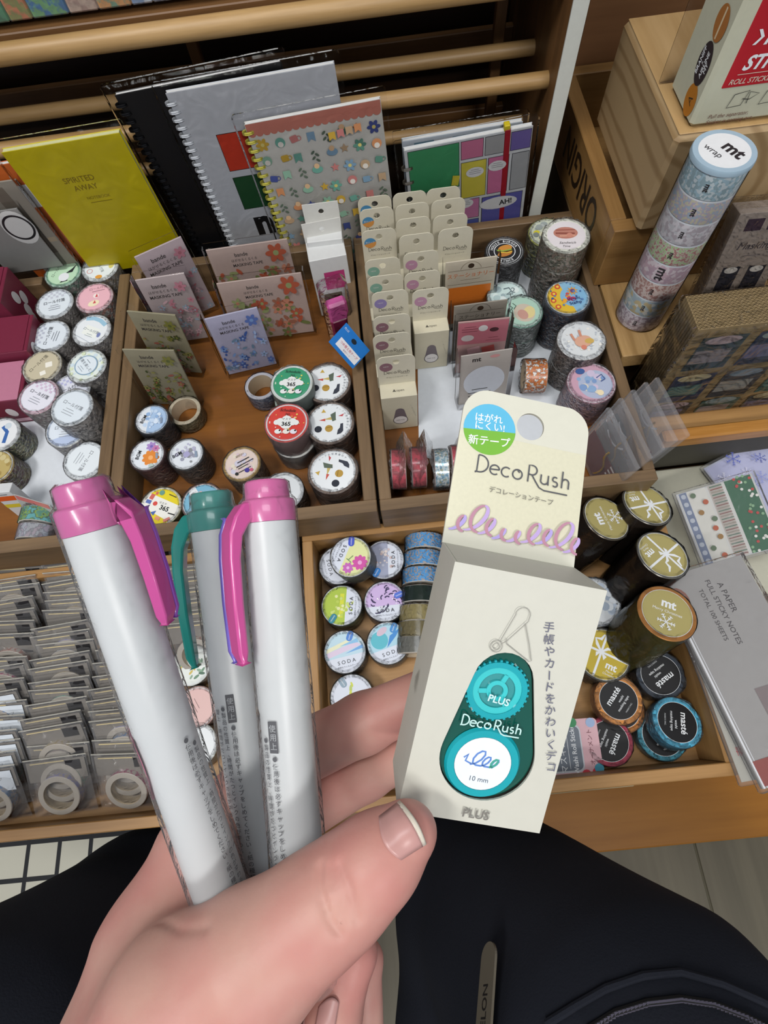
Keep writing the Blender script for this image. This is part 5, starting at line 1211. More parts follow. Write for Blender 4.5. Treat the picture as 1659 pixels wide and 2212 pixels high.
# grid cloth basket on the floor at the left
t = thing('grid_basket', 'white cloth basket with black grid lines on the floor', 'basket', (-.62, -.10, -.42))
def gridm():
    mt, nt, N, L, b = _base('gridcloth')
    tc = N.new('ShaderNodeTexCoord'); br = N.new('ShaderNodeTexBrick'); br.offset = 0; br.inputs['Scale'].default_value = 11; br.inputs['Mortar Size'].default_value = .035
    br.inputs['Brick Width'].default_value = .5; br.inputs['Row Height'].default_value = .5
    for i, c in ((1, '#b4b2a4'), (2, '#b4b2a4'), (3, '#16181c')): br.inputs[i].default_value = (*lin(c), 1)
    L.new(tc.outputs['Object'], br.inputs['Vector']); L.new(br.outputs['Color'], b.inputs['Base Color']); b.inputs['Roughness'].default_value = .8
    return mt
gm = gridm()
MB().box((-.22, -.075, .10), (.26, .10, .106), gm, .003).build('cloth_top', t)
MB().box((-.215, -.070, .0), (.255, .095, .0995), ink('#a8a698', .8), .004).build('basket_body', t)

# ================================================================== PERSON: hand, trousers
def cpt(px, py, d): return np.array([(px - CX) / FPX * d, (py - CY) / FPX * d, d])   # camera axes, metres
def to_world(v): return CAM + np.asarray(v) @ AX
def cone(P, a, b, ra, rb):
    ab = b - a; t = np.clip(((P - a) @ ab) / (ab @ ab), 0, 1)
    return np.linalg.norm(P - a - t[..., None] * ab, axis=-1) - (ra + (rb - ra) * t)
def smin(a, b, k):
    h = np.clip(.5 + .5 * (b - a) / k, 0, 1)
    return b + (a - b) * h - k * h * (1 - h)
def chain(P, js, k=.003):
    D = None
    for (p, q) in zip(js[:-1], js[1:]):
        c = cone(P, cpt(*p[:3]), cpt(*q[:3]), p[3] * p[2] / FPX, q[3] * q[2] / FPX)
        D = c if D is None else smin(D, c, k)
    return D
THUMB = [(880, 1796, .1300, 64), (812, 1858, .1300, 86), (735, 1928, .1310, 101), (655, 1990, .1310, 110), (545, 2078, .1310, 138), (410, 2185, .1330, 176), (300, 2350, .140, 205)]
INDEX = [(432, 1838, .1680, 92), (590, 1655, .1880, 68), (785, 1562, .1830, 62), (940, 1492, .1760, 54)]
MIDDLE = [(450, 1960, .1780, 92), (590, 1790, .1980, 62), (790, 1672, .1930, 52), (930, 1600, .1860, 46)]
RING = [(560, 2080, .180, 70), (765, 2058, .172, 46), (722, 2200, .166, 56), (690, 2340, .160, 60)]
PINKY = [(600, 2180, .190, 60), (788, 2072, .186, 36), (795, 2340, .180, 38)]
BACK = [(300, 2370, .152, 200), (355, 2060, .158, 132), (428, 1846, .166, 92)]
WEB = [(500, 2110, .1500, 95), (425, 1995, .1600, 80), (425, 1890, .1660, 70)]
PALM = [(470, 2330, .172, 170), (560, 2140, .176, 110)]
CREASE = [([(690, 1872), (694, 1930), (712, 1985), (735, 2020)], .0013, .0008), ([(733, 1868), (752, 1915), (764, 1960), (772, 1990)], .0012, .0008), ([(708, 1880), (722, 1940), (742, 1995)], .0006, .0006), ([(712, 1868), (735, 1925), (750, 1985)], .0006, .0006),
          ([(345, 1990), (390, 2008), (445, 2004)], .0007, .0010)]
def hand_sdf(P, crease=None):
    D = chain(P, THUMB, .006)
    D = smin(D, chain(P, BACK, .01), .010)
    D = smin(D, chain(P, WEB, .01), .008)
    D = smin(D, chain(P, PALM, .01), .006)
    D = smin(D, chain(P, INDEX), .0025)
    D = smin(D, chain(P, MIDDLE), .0012)
    D = smin(D, chain(P, RING), .0012)
    D = smin(D, chain(P, PINKY), .0010)
    if crease:
        for pts, dp, sg in crease:
            m_ = None
            for a, b in zip(pts[:-1], pts[1:]):
                c = cone(P, a, b, 0, 0); m_ = c if m_ is None else np.minimum(m_, c)
            D = D + dp * np.exp(-(m_ / sg) ** 2)
    return D
def march(f, px, py, d0, d1, n=400):
    ds = np.linspace(d0, d1, n)
    P = np.stack([(px - CX) / FPX * ds, (py - CY) / FPX * ds, ds], -1)
    v = f(P); i = np.argmax(v < 0)
    if not (v < 0).any(): return None
    if i == 0: return d0
    return ds[i - 1] + (ds[i] - ds[i - 1]) * v[i - 1] / (v[i - 1] - v[i])
def surface_nets(F, org, h):
    nx, ny, nz = F.shape; sh = (nx - 1, ny - 1, nz - 1)
    acc = np.zeros(sh + (3,), np.float32); cnt = np.zeros(sh, np.int16)
    cs = [(i, j, k) for i in (0, 1) for j in (0, 1) for k in (0, 1)]
    for a in cs:
        for ax in range(3):
            if a[ax]: continue
            b = list(a); b[ax] = 1
            f0 = F[a[0]:a[0] + sh[0], a[1]:a[1] + sh[1], a[2]:a[2] + sh[2]]; f1 = F[b[0]:b[0] + sh[0], b[1]:b[1] + sh[1], b[2]:b[2] + sh[2]]
            mk = (f0 < 0) != (f1 < 0)
            t = np.where(mk, f0 / np.where(mk, f0 - f1, 1), 0)
            for q in range(3):
                acc[..., q] += mk * (a[q] + (t if q == ax else 0))
            cnt += mk
    on = cnt > 0; idx = np.full(sh, -1, np.int64); idx[on] = np.arange(on.sum())
    V = np.argwhere(on) + acc[on] / cnt[on][:, None]
    V = org + h * V
    faces = []
    neg = F < 0
    for ax in range(3):
        u, v = (ax + 1) % 3, (ax + 2) % 3
        sl0 = [slice(1, -1)] * 3; sl0[ax] = slice(0, -1); sl1 = list(sl0); sl1[ax] = slice(1, None)
        a, b = neg[tuple(sl0)], neg[tuple(sl1)]
        E = np.argwhere(a != b); s0 = a[a != b]
        off = [1, 1, 1]; off[ax] = 0; E = E + np.array(off)
        def cell(du, dv):
            c = E.copy(); c[:, u] += du; c[:, v] += dv
            return idx[c[:, 0], c[:, 1], c[:, 2]]
        q = np.stack([cell(-1, -1), cell(0, -1), cell(0, 0), cell(-1, 0)], 1)
        q[~s0] = q[~s0][:, ::-1]
        faces.append(q)
    return V, np.concatenate(faces)
def sdf_mesh(name, f, lo, hi, h, mat, parent, sub=0):
    n = [int((hi[i] - lo[i]) / h) + 2 for i in range(3)]
    st = 5; n = [-(-q // st) * st for q in n]
    G = [(lo[i] + h * (np.arange(n[i] // st) * st + (st - 1) / 2)).astype(np.float32) for i in range(3)]
    Cf = f(np.stack(np.meshgrid(*G, indexing='ij'), -1)).astype(np.float32)
    F = Cf.repeat(st, 0).repeat(st, 1).repeat(st, 2)
    ix = np.argwhere(np.abs(F) < h * st * 1.3)
    for q in range(0, len(ix), 200000):
        j = ix[q:q + 200000]; F[j[:, 0], j[:, 1], j[:, 2]] = f((np.array(lo) + h * j).astype(np.float32))
    V, Q = surface_nets(F, np.array(lo), h)
    V = to_world(V)
    me = bpy.data.meshes.new(name); me.from_pydata(V.tolist(), [], Q.tolist()); me.update()
    me.materials.append(mat); me.polygons.foreach_set('use_smooth', [True] * len(me.polygons))
    o = bpy.data.objects.new(name, me); COL.objects.link(o)
    if parent is not None: o.parent = parent; o.matrix_parent_inverse = parent.matrix_world.inverted()
    md = o.modifiers.new('smooth', 'SMOOTH'); md.factor = .5; md.iterations = 2
    return o
def skin():
    mt, nt, N, L, b = _base('skin')
    tc = N.new('ShaderNodeTexCoord')
    def noise(s, dt):
        n = N.new('ShaderNodeTexNoise'); n.inputs['Scale'].default_value = s; n.inputs['Detail'].default_value = dt; L.new(tc.outputs['Object'], n.inputs['Vector']); return n
    n1, n2 = noise(38, 3), noise(420, 4)
    rp = N.new('ShaderNodeValToRGB'); e = rp.color_ramp.elements; e[0].position = .36; e[1].position = .66
    e[0].color = (*lin('#c4978a'), 1); e[1].color = (*lin('#bc8078'), 1)
    L.new(n1.outputs['Fac'], rp.inputs[0]); 
    mx = N.new('ShaderNodeMix'); mx.data_type = 'RGBA'; mx.blend_type = 'MULTIPLY'; mx.inputs[0].default_value = .25
    L.new(rp.outputs[0], mx.inputs[6]); L.new(n2.outputs['Color'], mx.inputs[7])
    hs = N.new('ShaderNodeHueSaturation'); hs.inputs['Value'].default_value = 1.0; L.new(rp.outputs[0], hs.inputs['Color'])
    L.new(hs.outputs[0], b.inputs['Base Color'])
    b.inputs['Roughness'].default_value = .48; b.inputs['Specular IOR Level'].default_value = .35
    b.inputs['Subsurface Weight'].default_value = .14; b.inputs['Subsurface Radius'].default_value = (1, .3, .2); b.inputs['Subsurface Scale'].default_value = .006
    bp = N.new('ShaderNodeBump'); bp.inputs['Strength'].default_value = .12; bp.inputs['Distance'].default_value = .0006
    L.new(n2.outputs['Fac'], bp.inputs['Height']); L.new(bp.outputs['Normal'], b.inputs['Normal'])
    return mt
SKIN = skin()
person = thing('person', 'crouching person in dark trousers reaching out a hand with pens', 'person', (.0, -.30, -.42))
cr3 = []
for pts, dp, sg in CREASE:
    q = []
    for (x, y) in pts:
        d_ = march(lambda P: hand_sdf(P), x, y, .09, .20)
        q.append(cpt(x, y, d_ or .13))
    cr3.append((q, dp, sg))
sdf_mesh('hand', lambda P: hand_sdf(P, cr3), (-.118, .038, .098), (.024, .175, .216), .0008, SKIN, person)
def on_hand(x, y): return march(lambda P: hand_sdf(P), x, y, .09, .22)
def nail(name, A, B, C_, D_, bulge, mat, u0=0.0, u1=1.0, nu=10, nv=10, lift=.0004):     # A,B base edge; C_,D_ tip edge, as pixels
    b = MB(); vs = []
    for i in range(nu + 1):
        for j in range(nv + 1):
            u, v = u0 + (u1 - u0) * i / nu, j / nv
            s_ = 1 - .16 * (2 * v - 1) ** 2
            base = np.array(A) * (1 - v) + np.array(B) * v; tip = np.array(C_) * (1 - v) + np.array(D_) * v
            base = base + (tip - base) * (.20 * (2 * v - 1) ** 2)
            p = base + (tip - base) * (u * (1 - .10 * (2 * v - 1) ** 2))
            d_ = on_hand(*p) or .125
            d_ -= lift + bulge * (1 - (2 * v - 1) ** 2)
            vs.append(tuple(to_world(cpt(p[0], p[1], d_))))
    fs = [(i * (nv + 1) + j, (i + 1) * (nv + 1) + j, (i + 1) * (nv + 1) + j + 1, i * (nv + 1) + j + 1) for i in range(nu) for j in range(nv)]
    b.add(vs, fs, mat)
    o = b.build(name, person, True); o.matrix_parent_inverse = person.matrix_world.inverted()
    so = o.modifiers.new('solid', 'SOLIDIFY'); so.thickness = .0005; so.offset = 1
    return o
NAILM = ink('#bd8f8a', .32, 0, .06, 90, .5)
nail('thumb_nail', (806, 1772), (852, 1868), (866, 1726), (925, 1822), .0009, NAILM, 0, .93)
nail('nail_tip', (806, 1772), (852, 1868), (866, 1726), (925, 1822), .0009, ink('#d8cfc0', .3), .91, 1.05, 3, 10)
nail('ring_nail', (735, 2150), (690, 2160), (722, 2230), (676, 2235), .0005, NAILM)
# trousers
def leg_sdf(P):
    R = chain(P, [(1050, 1930, .555, 180), (1400, 2360, .34, 385)], .02)
    R = smin(R, chain(P, [(1030, 1960, .555, 160), (1010, 2500, .46, 175)], .02), .03)
    L_ = chain(P, [(330, 2015, .565, 195), (-60, 2430, .36, 385)], .02)
    L_ = smin(L_, chain(P, [(330, 2015, .565, 190), (420, 2500, .48, 190)], .02), .03)
    R = smin(R, cone(P, AX @ (np.array([.045, -.18, -.11]) - CAM), AX @ (np.array([.05, -.30, -.36]) - CAM), .065, .045), .03)
    L_ = smin(L_, cone(P, AX @ (np.array([-.29, -.19, -.12]) - CAM), AX @ (np.array([-.30, -.30, -.36]) - CAM), .065, .045), .03)
    w_ = .0016 * np.sin(60 * P[..., 0] + 38 * P[..., 1]) * np.sin(45 * P[..., 1] - 30 * P[..., 2])
    return np.minimum(R, L_) + w_
def cloth(key, c1, c2):
    mt, nt, N, L, b = _base(key)
    tc = N.new('ShaderNodeTexCoord'); n1 = N.new('ShaderNodeTexNoise'); n1.inputs['Scale'].default_value = 700; n1.inputs['Detail'].default_value = 2
    n0 = N.new('ShaderNodeTexNoise'); n0.inputs['Scale'].default_value = 9; L.new(tc.outputs['Object'], n0.inputs['Vector'])
    L.new(tc.outputs['Object'], n1.inputs['Vector'])
    mx = N.new('ShaderNodeMix'); mx.data_type = 'RGBA'; mx.inputs[6].default_value = (*lin(c1), 1); mx.inputs[7].default_value = (*lin(c2), 1)
    L.new(n0.outputs['Fac'], mx.inputs[0]); L.new(mx.outputs[2], b.inputs['Base Color'])
    bp = N.new('ShaderNodeBump'); bp.inputs['Strength'].default_value = .3; bp.inputs['Distance'].default_value = .0008
    L.new(n1.outputs['Fac'], bp.inputs['Height']); L.new(bp.outputs['Normal'], b.inputs['Normal'])
    b.inputs['Roughness'].default_value = .9; b.inputs['Specular IOR Level'].default_value = .15
    return mt
TROU = cloth('trousers', '#181a21', '#20232c')
sdf_mesh('trousers', leg_sdf, (-.42, .24, .18), (.42, .66, 1.06), .007, TROU, person)
def leg_d(x, y): return march(leg_sdf, x, y, .15, .9, 700)
def on_leg(x, y, lift): return Vector(to_world(cpt(x, y, (leg_d(x, y) or .45) - lift)))
seam = [(1180, 2212), (1240, 2175), (1310, 2135), (1390, 2108), (1470, 2100), (1560, 2125), (1640, 2160), (1700, 2190)]
o = MB().tube([on_leg(x, y, .0012) for x, y in seam], .0022, TROU, 8).build('pocket_seam', person, True); o.matrix_parent_inverse = person.matrix_world.inverted()
zp = [(1270, 2225), (1330, 2188), (1400, 2166), (1470, 2158), (1540, 2168), (1610, 2195), (1680, 2230)]
P_ = [on_leg(x, y, .001) for x, y in zp]
b = MB()
for i in range(len(P_) - 1):
    for k in range(8):
        c = P_[i].lerp(P_[i + 1], k / 8); b.box((c.x - .0011, c.y - .0011, c.z - .0006), (c.x + .0011, c.y + .0011, c.z + .0016), ink('#3c3a46', .3, .8))
o = b.build('zipper_teeth', person); o['kind'] = 'stuff'; o.matrix_parent_inverse = person.matrix_world.inverted()
o = MB().tube(P_, .0018, ink('#0a0a0d', .8), 6).build('zipper_tape', person, True); o.matrix_parent_inverse = person.matrix_world.inverted()
# zipper pull
a, b2 = on_leg(998, 2125, .010), on_leg(1040, 2330, .014)
c = on_leg(1030, 2120, .010)
M = frame(b2, (c - a), (a - b2)); Lz = (a - b2).length + .006; Wz = .0185
zpull = thing('zipper_pull', 'x', None); bpy.data.objects.remove(zpull)
o = MB().prism([(x, y + Lz / 2) for x, y in rrect(Wz, Lz, Wz * .48, 8)], 0, .0016, ink('#6e675a', .4, .3, .06, 90)).build('zipper_pull', person)
o.matrix_parent_inverse = person.matrix_world.inverted(); o.matrix_basis = M
d = MB(); d.text('AVELON', 0, Lz * .40, .0085, '#1e1c1c', 90, .01, sx=1.0); d.build('pull_lettering', o, M=Matrix.Translation((0, 0, .0018)))

# ================================================================== PENS
def pen(label, top, bot, col, clipdir, col2=None, seed=1, lines_=(), dot=None, plug=None, ck=1.0, cw=.0076, cr=1.0):
    A, B = Vector(to_world(cpt(*top))), Vector(to_world(cpt(*bot)))
    z = (A - B).normalized(); Lp = .138
    cx = Vector(to_world(cpt(top[0], top[1], top[2]) + np.array(clipdir) * .01)) - A
    x = (cx - z * cx.dot(z)).normalized(); y = z.cross(x)
    M = Matrix.Identity(4); o = A - z * Lp
    for i in range(3): M[i][0], M[i][1], M[i][2], M[i][3] = x[i], y[i], z[i], o[i]
    t = thing('highlighter_pen', label, 'pen', M, 'shrink wrapped highlighter pens in the hand')
    side2 = 1 if clipdir[0] > 0 else -1
    R = .0074; WP = ink('#c3c7c9', .35, 0, .03, 60, .5)
    cap = ink(col, .28, 0, .05, 60, .5, coat=.3)
    MB().lathe([(0, 0), (R * .8, 0), (R * .94, .002), (R * .96, .073), (R, .0745), (R, Lp - .0120), (R * .9, Lp - .0118), (0, Lp - .0118)], WP, 40).build('barrel', t, True)
    MB().lathe([(R * .9, Lp - .0119), (R * 1.03, Lp - .0119), (R * 1.04, Lp - .0062), (R * .98, Lp - .0055), (R * .86, Lp - .0052), (R * .85, Lp - .0008), (R * .78, Lp), (0, Lp)], [cap] * 6 + [mm_(plug) if plug else cap], 36).build('cap_end', t, True)
    def clip(w_, mat, off, name):
        path = [(R * .5, Lp - .0085), (R * 1.05, Lp - .0088), (.0098, Lp - .0112), (.0116, Lp - .0160), (.0124, Lp - .0230), (.0125, Lp - .0360), (.0120, Lp - .0500), (.0114, Lp - .0535)]
        path = [(r_ * (cr if i > 2 else 1), Lp - (Lp - zz) * (ck if i > 2 else 1)) for i, (r_, zz) in enumerate(path)]
        th = [.0058, .0054, .0046, .0038, .0032, .0030, .0028, .0014]
        b = MB(); vs = []
        for i, (r_, zz) in enumerate(path):
            a_, c_ = path[max(i - 1, 0)], path[min(i + 1, len(path) - 1)]
            tx, tz = c_[0] - a_[0], c_[1] - a_[1]; n_ = math.hypot(tx, tz); nx, nz = -tz / n_, tx / n_
            ww = w_ * (1 if i < 6 else (.9 if i == 6 else .55))
            for sx, sy in ((1, 1), (1, -1), (-1, -1), (-1, 1)):
                vs.append((r_ + nx * th[i] / 2 * sx, off + ww / 2 * sy, zz + nz * th[i] / 2 * sx))
        if name == 'clip_edge': vs = vs[8:]; path = path[2:]
        fs = [(0, 1, 2, 3)] + [tuple((len(path) - 1) * 4 + q for q in (3, 2, 1, 0))]
        for i in range(len(path) - 1):
            for q in range(4): fs.append((i * 4 + q, i * 4 + (q + 1) % 4, (i + 1) * 4 + (q + 1) % 4, (i + 1) * 4 + q))
        b.add(vs, fs, mat); o_ = b.build(name, t, True)
        bv = o_.modifiers.new('bevel', 'BEVEL'); bv.width = .0007; bv.segments = 2
        return o_
    clip(cw, cap, 0, 'clip')
    if col2: clip(.0020, ink(col2, .28, 0, .05, 60, .5, coat=.3), (cw / 2 + .0010) * side2, 'clip_edge')
    for (txt, ang, z0, sz, hdr) in lines_:
        s_ = MB()
        if hdr: s_.rect(0, .0010, .0026, .0084, '#3c3e44'); s_.text('使用上', 0, .0033, .0021, '#a8acb0', vert=True)
        s_.text(txt, 0, -.0048 if hdr else 0, sz * .82, '#44464c', 0, .006, vert=True)
        b = MB(); Rr = R + .00025
        for k, f in enumerate(s_.f):
            pass
        a0 = math.radians(ang)
        pts = [(Rr * math.cos(a0 + v[0] / Rr), Rr * math.sin(a0 + v[0] / Rr), z0 + v[1]) for v in s_.v]
        b.v = pts; b.f = s_.f; b.m = s_.m; b.mats = s_.mats
        b.build('fine_print', t)
    if dot:
        b = MB(); Rr = R + .0003; a0 = math.radians(dot[0])
        b.add([(Rr * math.cos(a0 + .7 * math.cos(q)), Rr * math.sin(a0 + .7 * math.cos(q)), dot[1] + .0105 * math.sin(q)) for q in (2 * math.pi * i / 24 for i in range(24))], [tuple(range(24))], dot[2]); b.build('colour_mark', t)
    g = random.Random(seed); N_ = 30
    prof = [(R + .0007, .0)] + [(R + .0006 + g.uniform(0, .0003), Lp * q / 14) for q in range(1, 13)] + [(R + .0009, Lp - .0058), (R * .93, Lp - .0042), (R * .90, Lp - .0005), (R * .7, Lp + .0006)]
    jt = [g.uniform(-1, 1) for _ in range(997)]
    MB().lathe(prof, film('penwrap', (.99, .99, .99), .045, .14, .5, 140, .07), N_, None, lambda q, i, r_, zz: (r_ * (1 + .005 * jt[(q * 31 + i * 7) % 997]), zz)).build('shrink_wrap', t, True)
    return t
TXT = '●製品の性質上、時間がたつとインクの色が変わることがあります●使用後は'
TX2 = '●使用後は必ずキャップをしめてください。紙の種類によってにじむことがあります'
pen('white wrapped pen with pink cap and purple clip, tilted away from the others', (172, 1040, .1300), (497, 1985, .1480), '#b84a8c', (1, -.1, -.05), '#8c4cb4', 3, ((TX2, -30, .070, .0020, False), (TXT, -14, .068, .0020, False)), (-165, .066, '#c4587f'), None, .72, .0066, .84)
pen('white wrapped pen with teal cap and teal clip', (455, 1064, .1730), (566, 1905, .1700), '#128078', (-1, 0, -.12), None, 5, ((TXT, 62, .072, .0021, False), (TX2, 82, .071, .0021, True), (TXT[5:], 44, .071, .0021, False)), None, None, 1.0, .0066)
pen('white wrapped pen with pink cap and a purple edged clip', (575, 1040, .1580), (648, 1900, .1510), '#c44f92', (-.78, 0, -.62), '#6b5cb4', 7, ((TXT, 12, .067, .0021, False), (TX2, 32, .067, .0021, True), (TXT[3:], -6, .064, .0020, False)), None, '#b0b2b4', .93, .0068)

# ================================================================== THE HELD BOX
W0, W1, W2 = None, None, None
def solve_rect(TL, TR, BL, wd, h, d0):
    V = [np.array([(p[0] - CX) / FPX, (p[1] - CY) / FPX, 1.]) for p in (TL, TR, BL)]; d_ = np.array(d0, float)
    def F(d_):
        a, b, c = (V[i] * d_[i] for i in range(3)); return np.array([(b - a) @ (b - a) - wd * wd, (c - a) @ (c - a) - h * h, (b - a) @ (c - a)])
    for _ in range(60):
        r = F(d_); J = np.zeros((3, 3))
        for i in range(3):
            e = d_.copy(); e[i] += 1e-6; J[:, i] = (F(e) - r) / 1e-6
        s_ = np.linalg.solve(J, -r); d_ = d_ + s_ * min(1, .02 / max(abs(s_).max(), 1e-9))
    return [Vector(to_world(V[i] * d_[i])) for i in range(3)]
BXW, BXH, BXD = .038, .067, .021
tl, tr, bl = solve_rect((983, 1213), (1312, 1276), (858, 1752), BXW, BXH, (.130, .132, .140))
M = frame(bl, tr - tl, tl - bl)
t = thing('boxed_tape_dispenser', 'cream boxed green decoration tape dispenser held between thumb and finger', 'boxed tape', M)
CB = ink('#c4c3b8', .5, 0, .03, 300)
mmv = .001
def drop_outline(cx1, cy1, r1, cx2, cy2, r2, n=30):
    dx, dy = cx1 - cx2, cy1 - cy2; L_ = math.hypot(dx, dy); th = math.degrees(math.atan2(dy, dx)); k = math.degrees(math.acos((r2 - r1) / L_))
    return arc(cx2, cy2, r2, th + k, th - k + 360, n) + arc(cx1, cy1, r1, th - k, th + k, n // 2)
DROP = [(x * mmv, y * mmv) for x, y in drop_outline(18.6, 39.5, 7.6, 19.4, 18.8, 12.2)]
def ray_poly(poly, hx, hy, a):
    dx, dy = math.cos(a), math.sin(a); best = 1e9
    for i in range(len(poly)):
        (x1, y1), (x2, y2) = poly[i], poly[(i + 1) % len(poly)]
        den = dx * (y2 - y1) - dy * (x2 - x1)
        if abs(den) < 1e-15: continue
        tt = ((x1 - hx) * (y2 - y1) - (y1 - hy) * (x2 - x1)) / den; u = ((x1 - hx) * dy - (y1 - hy) * dx) / den
        if tt > 1e-9 and -1e-6 <= u <= 1 + 1e-6: best = min(best, tt)
    return hx + dx * best, hy + dy * best
face = [(0, 0), (BXW, 0), (BXW, BXH), (0, BXH)]
hc = (.019, .026)
angs = sorted({round(2 * math.pi * i / 72, 6) for i in range(72)} | {round(math.atan2(y - hc[1], x - hc[0]) % (2 * math.pi), 6) for x, y in face})
po, ph = [ray_poly(face, *hc, a) for a in angs], [ray_poly(DROP, *hc, a) for a in angs]
MB().prism(po, -.0006, 0, CB, None, ph).build('front_panel', t)
MB().box((0, 0, -BXD), (.0006, BXH, -.0007), CB).build('side_panel', t)
MB().box((BXW - .0006, 0, -BXD), (BXW, BXH, -.0007), CB).build('side_panel', t)
MB().box((.0007, 0, -BXD), (BXW - .0007, .0006, -.0007), CB).build('bottom_flap', t)
MB().box((.0007, BXH - .0006, -BXD), (BXW - .0007, BXH, -.0007), CB).build('top_flap', t)
MB().box((.0007, .0007, -BXD), (BXW - .0007, BXH - .0007, -BXD + .0006), CB).build('back_panel', t)
# dispenser inside the window
GRN = ink('#0c4f44', .12, 0, .35, 55, .6, coat=.5)
disp = MB().prism([(x, y) for x, y in [(.019 + (a - .019) * .985, .026 + (b_ - .026) * .985) for a, b_ in DROP]], -.014, -.0012, GRN).build('dispenser_body', t)
TEAL, TEAL2 = ink('#17a0ac', .15, 0, .1, 60, .6, coat=.4), ink('#3cc0c4', .15, 0, .1, 60, .6, coat=.4)
b = MB()
for (r0, r1, z0, z1, mt) in ((.0062, .0076, -.0012, -.0002, TEAL), (.0046, .0062, -.0012, -.0005, TEAL2), (.0016, .0027, -.0012, -.0004, TEAL2)):
    b.lathe([(r0, z0), (r0, z1), (r1, z1), (r1, z0)], mt, 40, Matrix.Translation((.0178, .0366, 0)))
for i in range(3): b.box((.0026, -.0006, -.0012), (.0048, .0006, -.0005), TEAL2, 0, Matrix.Translation((.0178, .0366, 0)) @ Matrix.Rotation(math.radians(70 + 120 * i), 4, 'Z'))
b.add([(.0178 + .0046 * math.cos(q), .0366 + .0046 * math.sin(q), -.0011) for q in (2 * math.pi * i / 30 for i in range(30))], [tuple(range(30))], ink('#3a8f92', .2))
for i in range(34):
    a_ = 2 * math.pi * i / 34
    b.box((.0074, -.0003, -.0012), (.0081, .0003, -.0004), TEAL, 0, Matrix.Translation((.0178, .0366, 0)) @ Matrix.Rotation(a_, 4, 'Z'))
b.build('gear_ring', disp)
MB().lathe([(.0072, -.0010), (.0074, -.0002), (.0092, -.0002), (.0098, -.0010)], TEAL, 44, Matrix.Translation((.0188, .0166, 0))).build('reel_rim', disp, True)
d = MB(); d.disc(0, 0, .0073, '#dfe6ee', 40)
def loops(x0, x1, y, hs, n=9):
    pts = []; x = x0
    for h_ in hs:
        for i in range(n + 1):
            a_ = math.radians(-90 + 360 * i / n); pts.append((x + h_ * .35 * math.cos(a_) + h_ * .5 * math.sin(a_) * .5 + h_ * .35 * i / n, y + h_ * .5 + h_ * .5 * math.sin(a_)))
        x += (x1 - x0) / len(hs)
    return pts
d.line([(-.0052, .0010), (-.0042, .0022), (-.0046, .0002), (-.0030, -.0004)] + loops(-.0022, .0050, -.0006, [.0042, .0028, .0024]), .0005, '#5c84c8')
d.line(loops(.0024, .0052, -.0006, [.0024]), .0006, '#3c9c8c'); d.text('10 mm', 0, -.0043, .0019, '#55606c')
d.build('reel_label', disp, M=Matrix.Translation((.0188, .0166, -.0003)))
d = MB(); deco_logo(d, .0106, .0264, .0028, '#b8dcd8', .13); d.text('PLUS', .0186, .0346, .0026, '#c4e4e4', -6, .02); d.build('dispenser_lettering', disp, M=Matrix.Translation((0, 0, -.0001)))
# printing on the front
d = MB()
for i, ch in enumerate('手帳やカードをかわいくデコ'):
    d.text(ch, .0262 + .0098 * i / 12, .0553 - i * .0030, .0029, '#5c5d70', 90 + 12 if ch == 'ー' else 4, .004)
gp = '#8a8880'
d.line([(x * mmv, y * mmv) for x, y in arc(14.4, 48.4, 1.5, 0, 360, 20)], .00018, gp); d.line([(x * mmv, y * mmv) for x, y in arc(14.4, 48.4, .8, 0, 360, 16)], .00018, gp)
d.line([(.0150, .0498), (.0172, .0572)] + [(x * mmv, y * mmv) for x, y in arc(18.9, 57.4, 1.8, 170, -10, 10)] + [(.0206, .0560), (.0166, .0502), (.0156, .0494)], .00018, gp)
d.line([(.0200, .0554), (.0222, .0505), (.0238, .0463), (.0232, .0460), (.0168, .0494), (.0164, .0508)], .00018, gp)
d.text('PLUS', .0200, .0031, .0033, '#77746e', 0, .02)
d.build('front_print', t, M=Matrix.Translation((0, 0, .0002)))
d = MB()
for i in range(7): d.line([(.006 + .0006 * i, .030 + .0006 * i), (.0075 + .0006 * i, .0275 + .002 * (i % 2))], .00025, '#6a6a66')
d.build('side_scribble', t, M=Matrix.Translation((-.0002, 0, -BXD)) @ Matrix(((0, 0, -1, 0), (0, 1, 0, 0), (1, 0, 0, 0), (0, 0, 0, 1))))
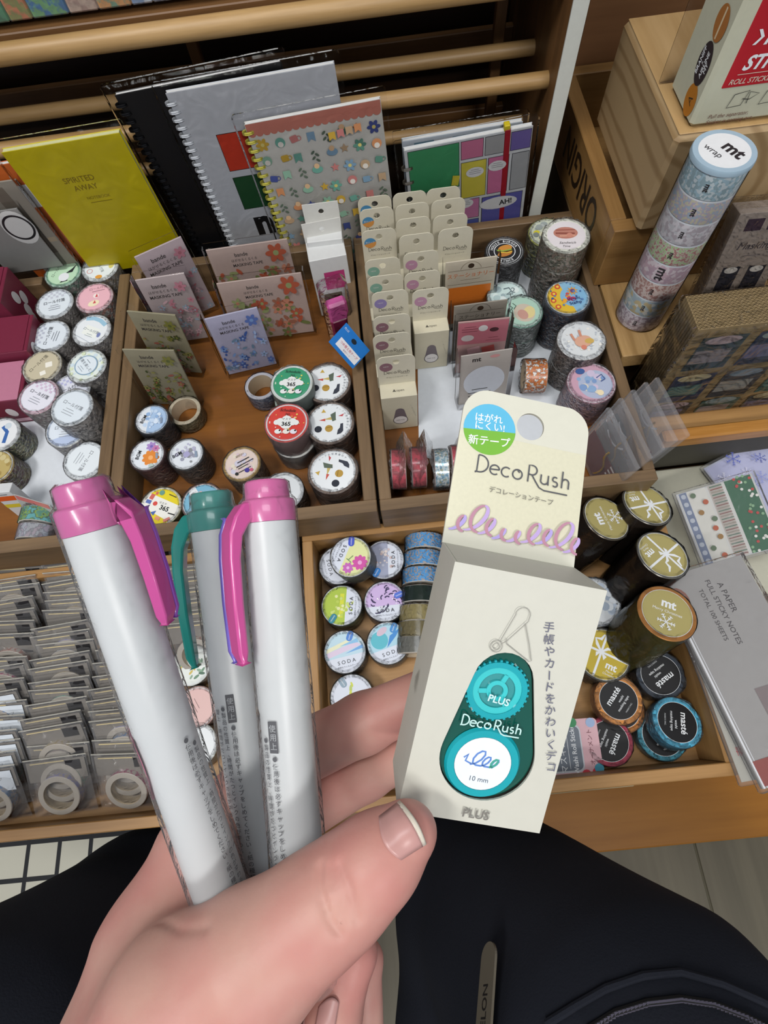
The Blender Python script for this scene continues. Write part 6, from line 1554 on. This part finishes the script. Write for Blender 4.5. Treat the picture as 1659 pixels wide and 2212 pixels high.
# hanging tab: rises from the back top edge
bm_ = M @ Vector((BXW / 2, BXH, -BXD)); bestd = None
for q in range(400):
    dd = .130 + q * .0002; tp = Vector(to_world(cpt(1150, 872, dd))); e = abs((tp - bm_).length - .0455)
    if bestd is None or e < bestd[0] - 1e-9:
        if dd > .150: bestd = (e, tp)
upv = (bestd[1] - bm_)
Mi = M.inverted()
loc_up = (Mi.to_3x3() @ upv).normalized()
tM = frame((BXW / 2, BXH, -BXD), (1, 0, 0), loc_up)
TBH = .0468; w2, c_ = BXW / 2, .0075
poly = [(-w2, 0), (w2, 0), (w2, TBH - c_)] + arc(w2 - c_, TBH - c_, c_, 8, 82, 7) + arc(-w2 + c_, TBH - c_, c_, 98, 172, 7) + [(-w2, TBH - c_)]
out, hol = holed(poly, .0014, TBH - .0084, .0041)
TABM = ink('#cfcec0', .45, 0, .03, 300)
tab = MB().prism(out, -.0012, -.0002, TABM, None, hol).build('hang_tab', t, M=tM)
d = MB()
d.rect(0, TBH * .40, BXW * .999, TBH * .62, ink('#d8d5bd', .3, .1, .06, 900))
x, y, r = -.0105, TBH - .0118, .0077
d.disc(x, y, r, '#5cb4d8', 36); d.chord(r, 276, .0004, '#74b03c', x, y)
d.text('はがれ', x - .0006, y + .0032, .0028, WHT, 4, .012); d.text('にくい!', x, y + .0008, .0028, WHT, 4, .012); d.text('新テープ', x + .0004, y - .0036, .0031, WHT, 6, .012)
deco_logo(d, -.0130, .0218, .0050, '#55565a', .085)
d.text('デコレーションテープ', .0012, .0172, .0019, '#66635c', -1)
pts, cs = [], []
xx = -BXW / 2 + .001
for i, h_ in enumerate((.0044, .0078, .0048, .0032, .0034, .0060, .0046, .0080, .0046)):
    base = .0040 + .0005 * math.sin(i * 1.3)
    p = []
    for k in range(25):
        u_ = k / 24; a_ = 2 * math.pi * u_; yy = h_ * (1 - math.cos(a_)) / 2
        p.append((xx + .0041 * u_ + .36 * h_ * math.sin(a_) + .40 * yy, base + yy))
    p = [(min(max(a_, -BXW / 2), BXW / 2), b_) for a_, b_ in p]
    d.line(p[:13], [.0004 + .0007 * math.sin(math.pi * k / 13) for k in range(13)], '#b8a0d4' if i % 3 else '#ab9cd8'); d.line(p[12:], [.0005 + .0005 * math.sin(math.pi * k / 13) for k in range(13)], '#b48498')
    xx += .0041
d.build('tab_print', tab, M=Matrix.Translation((0, 0, -.00015)))
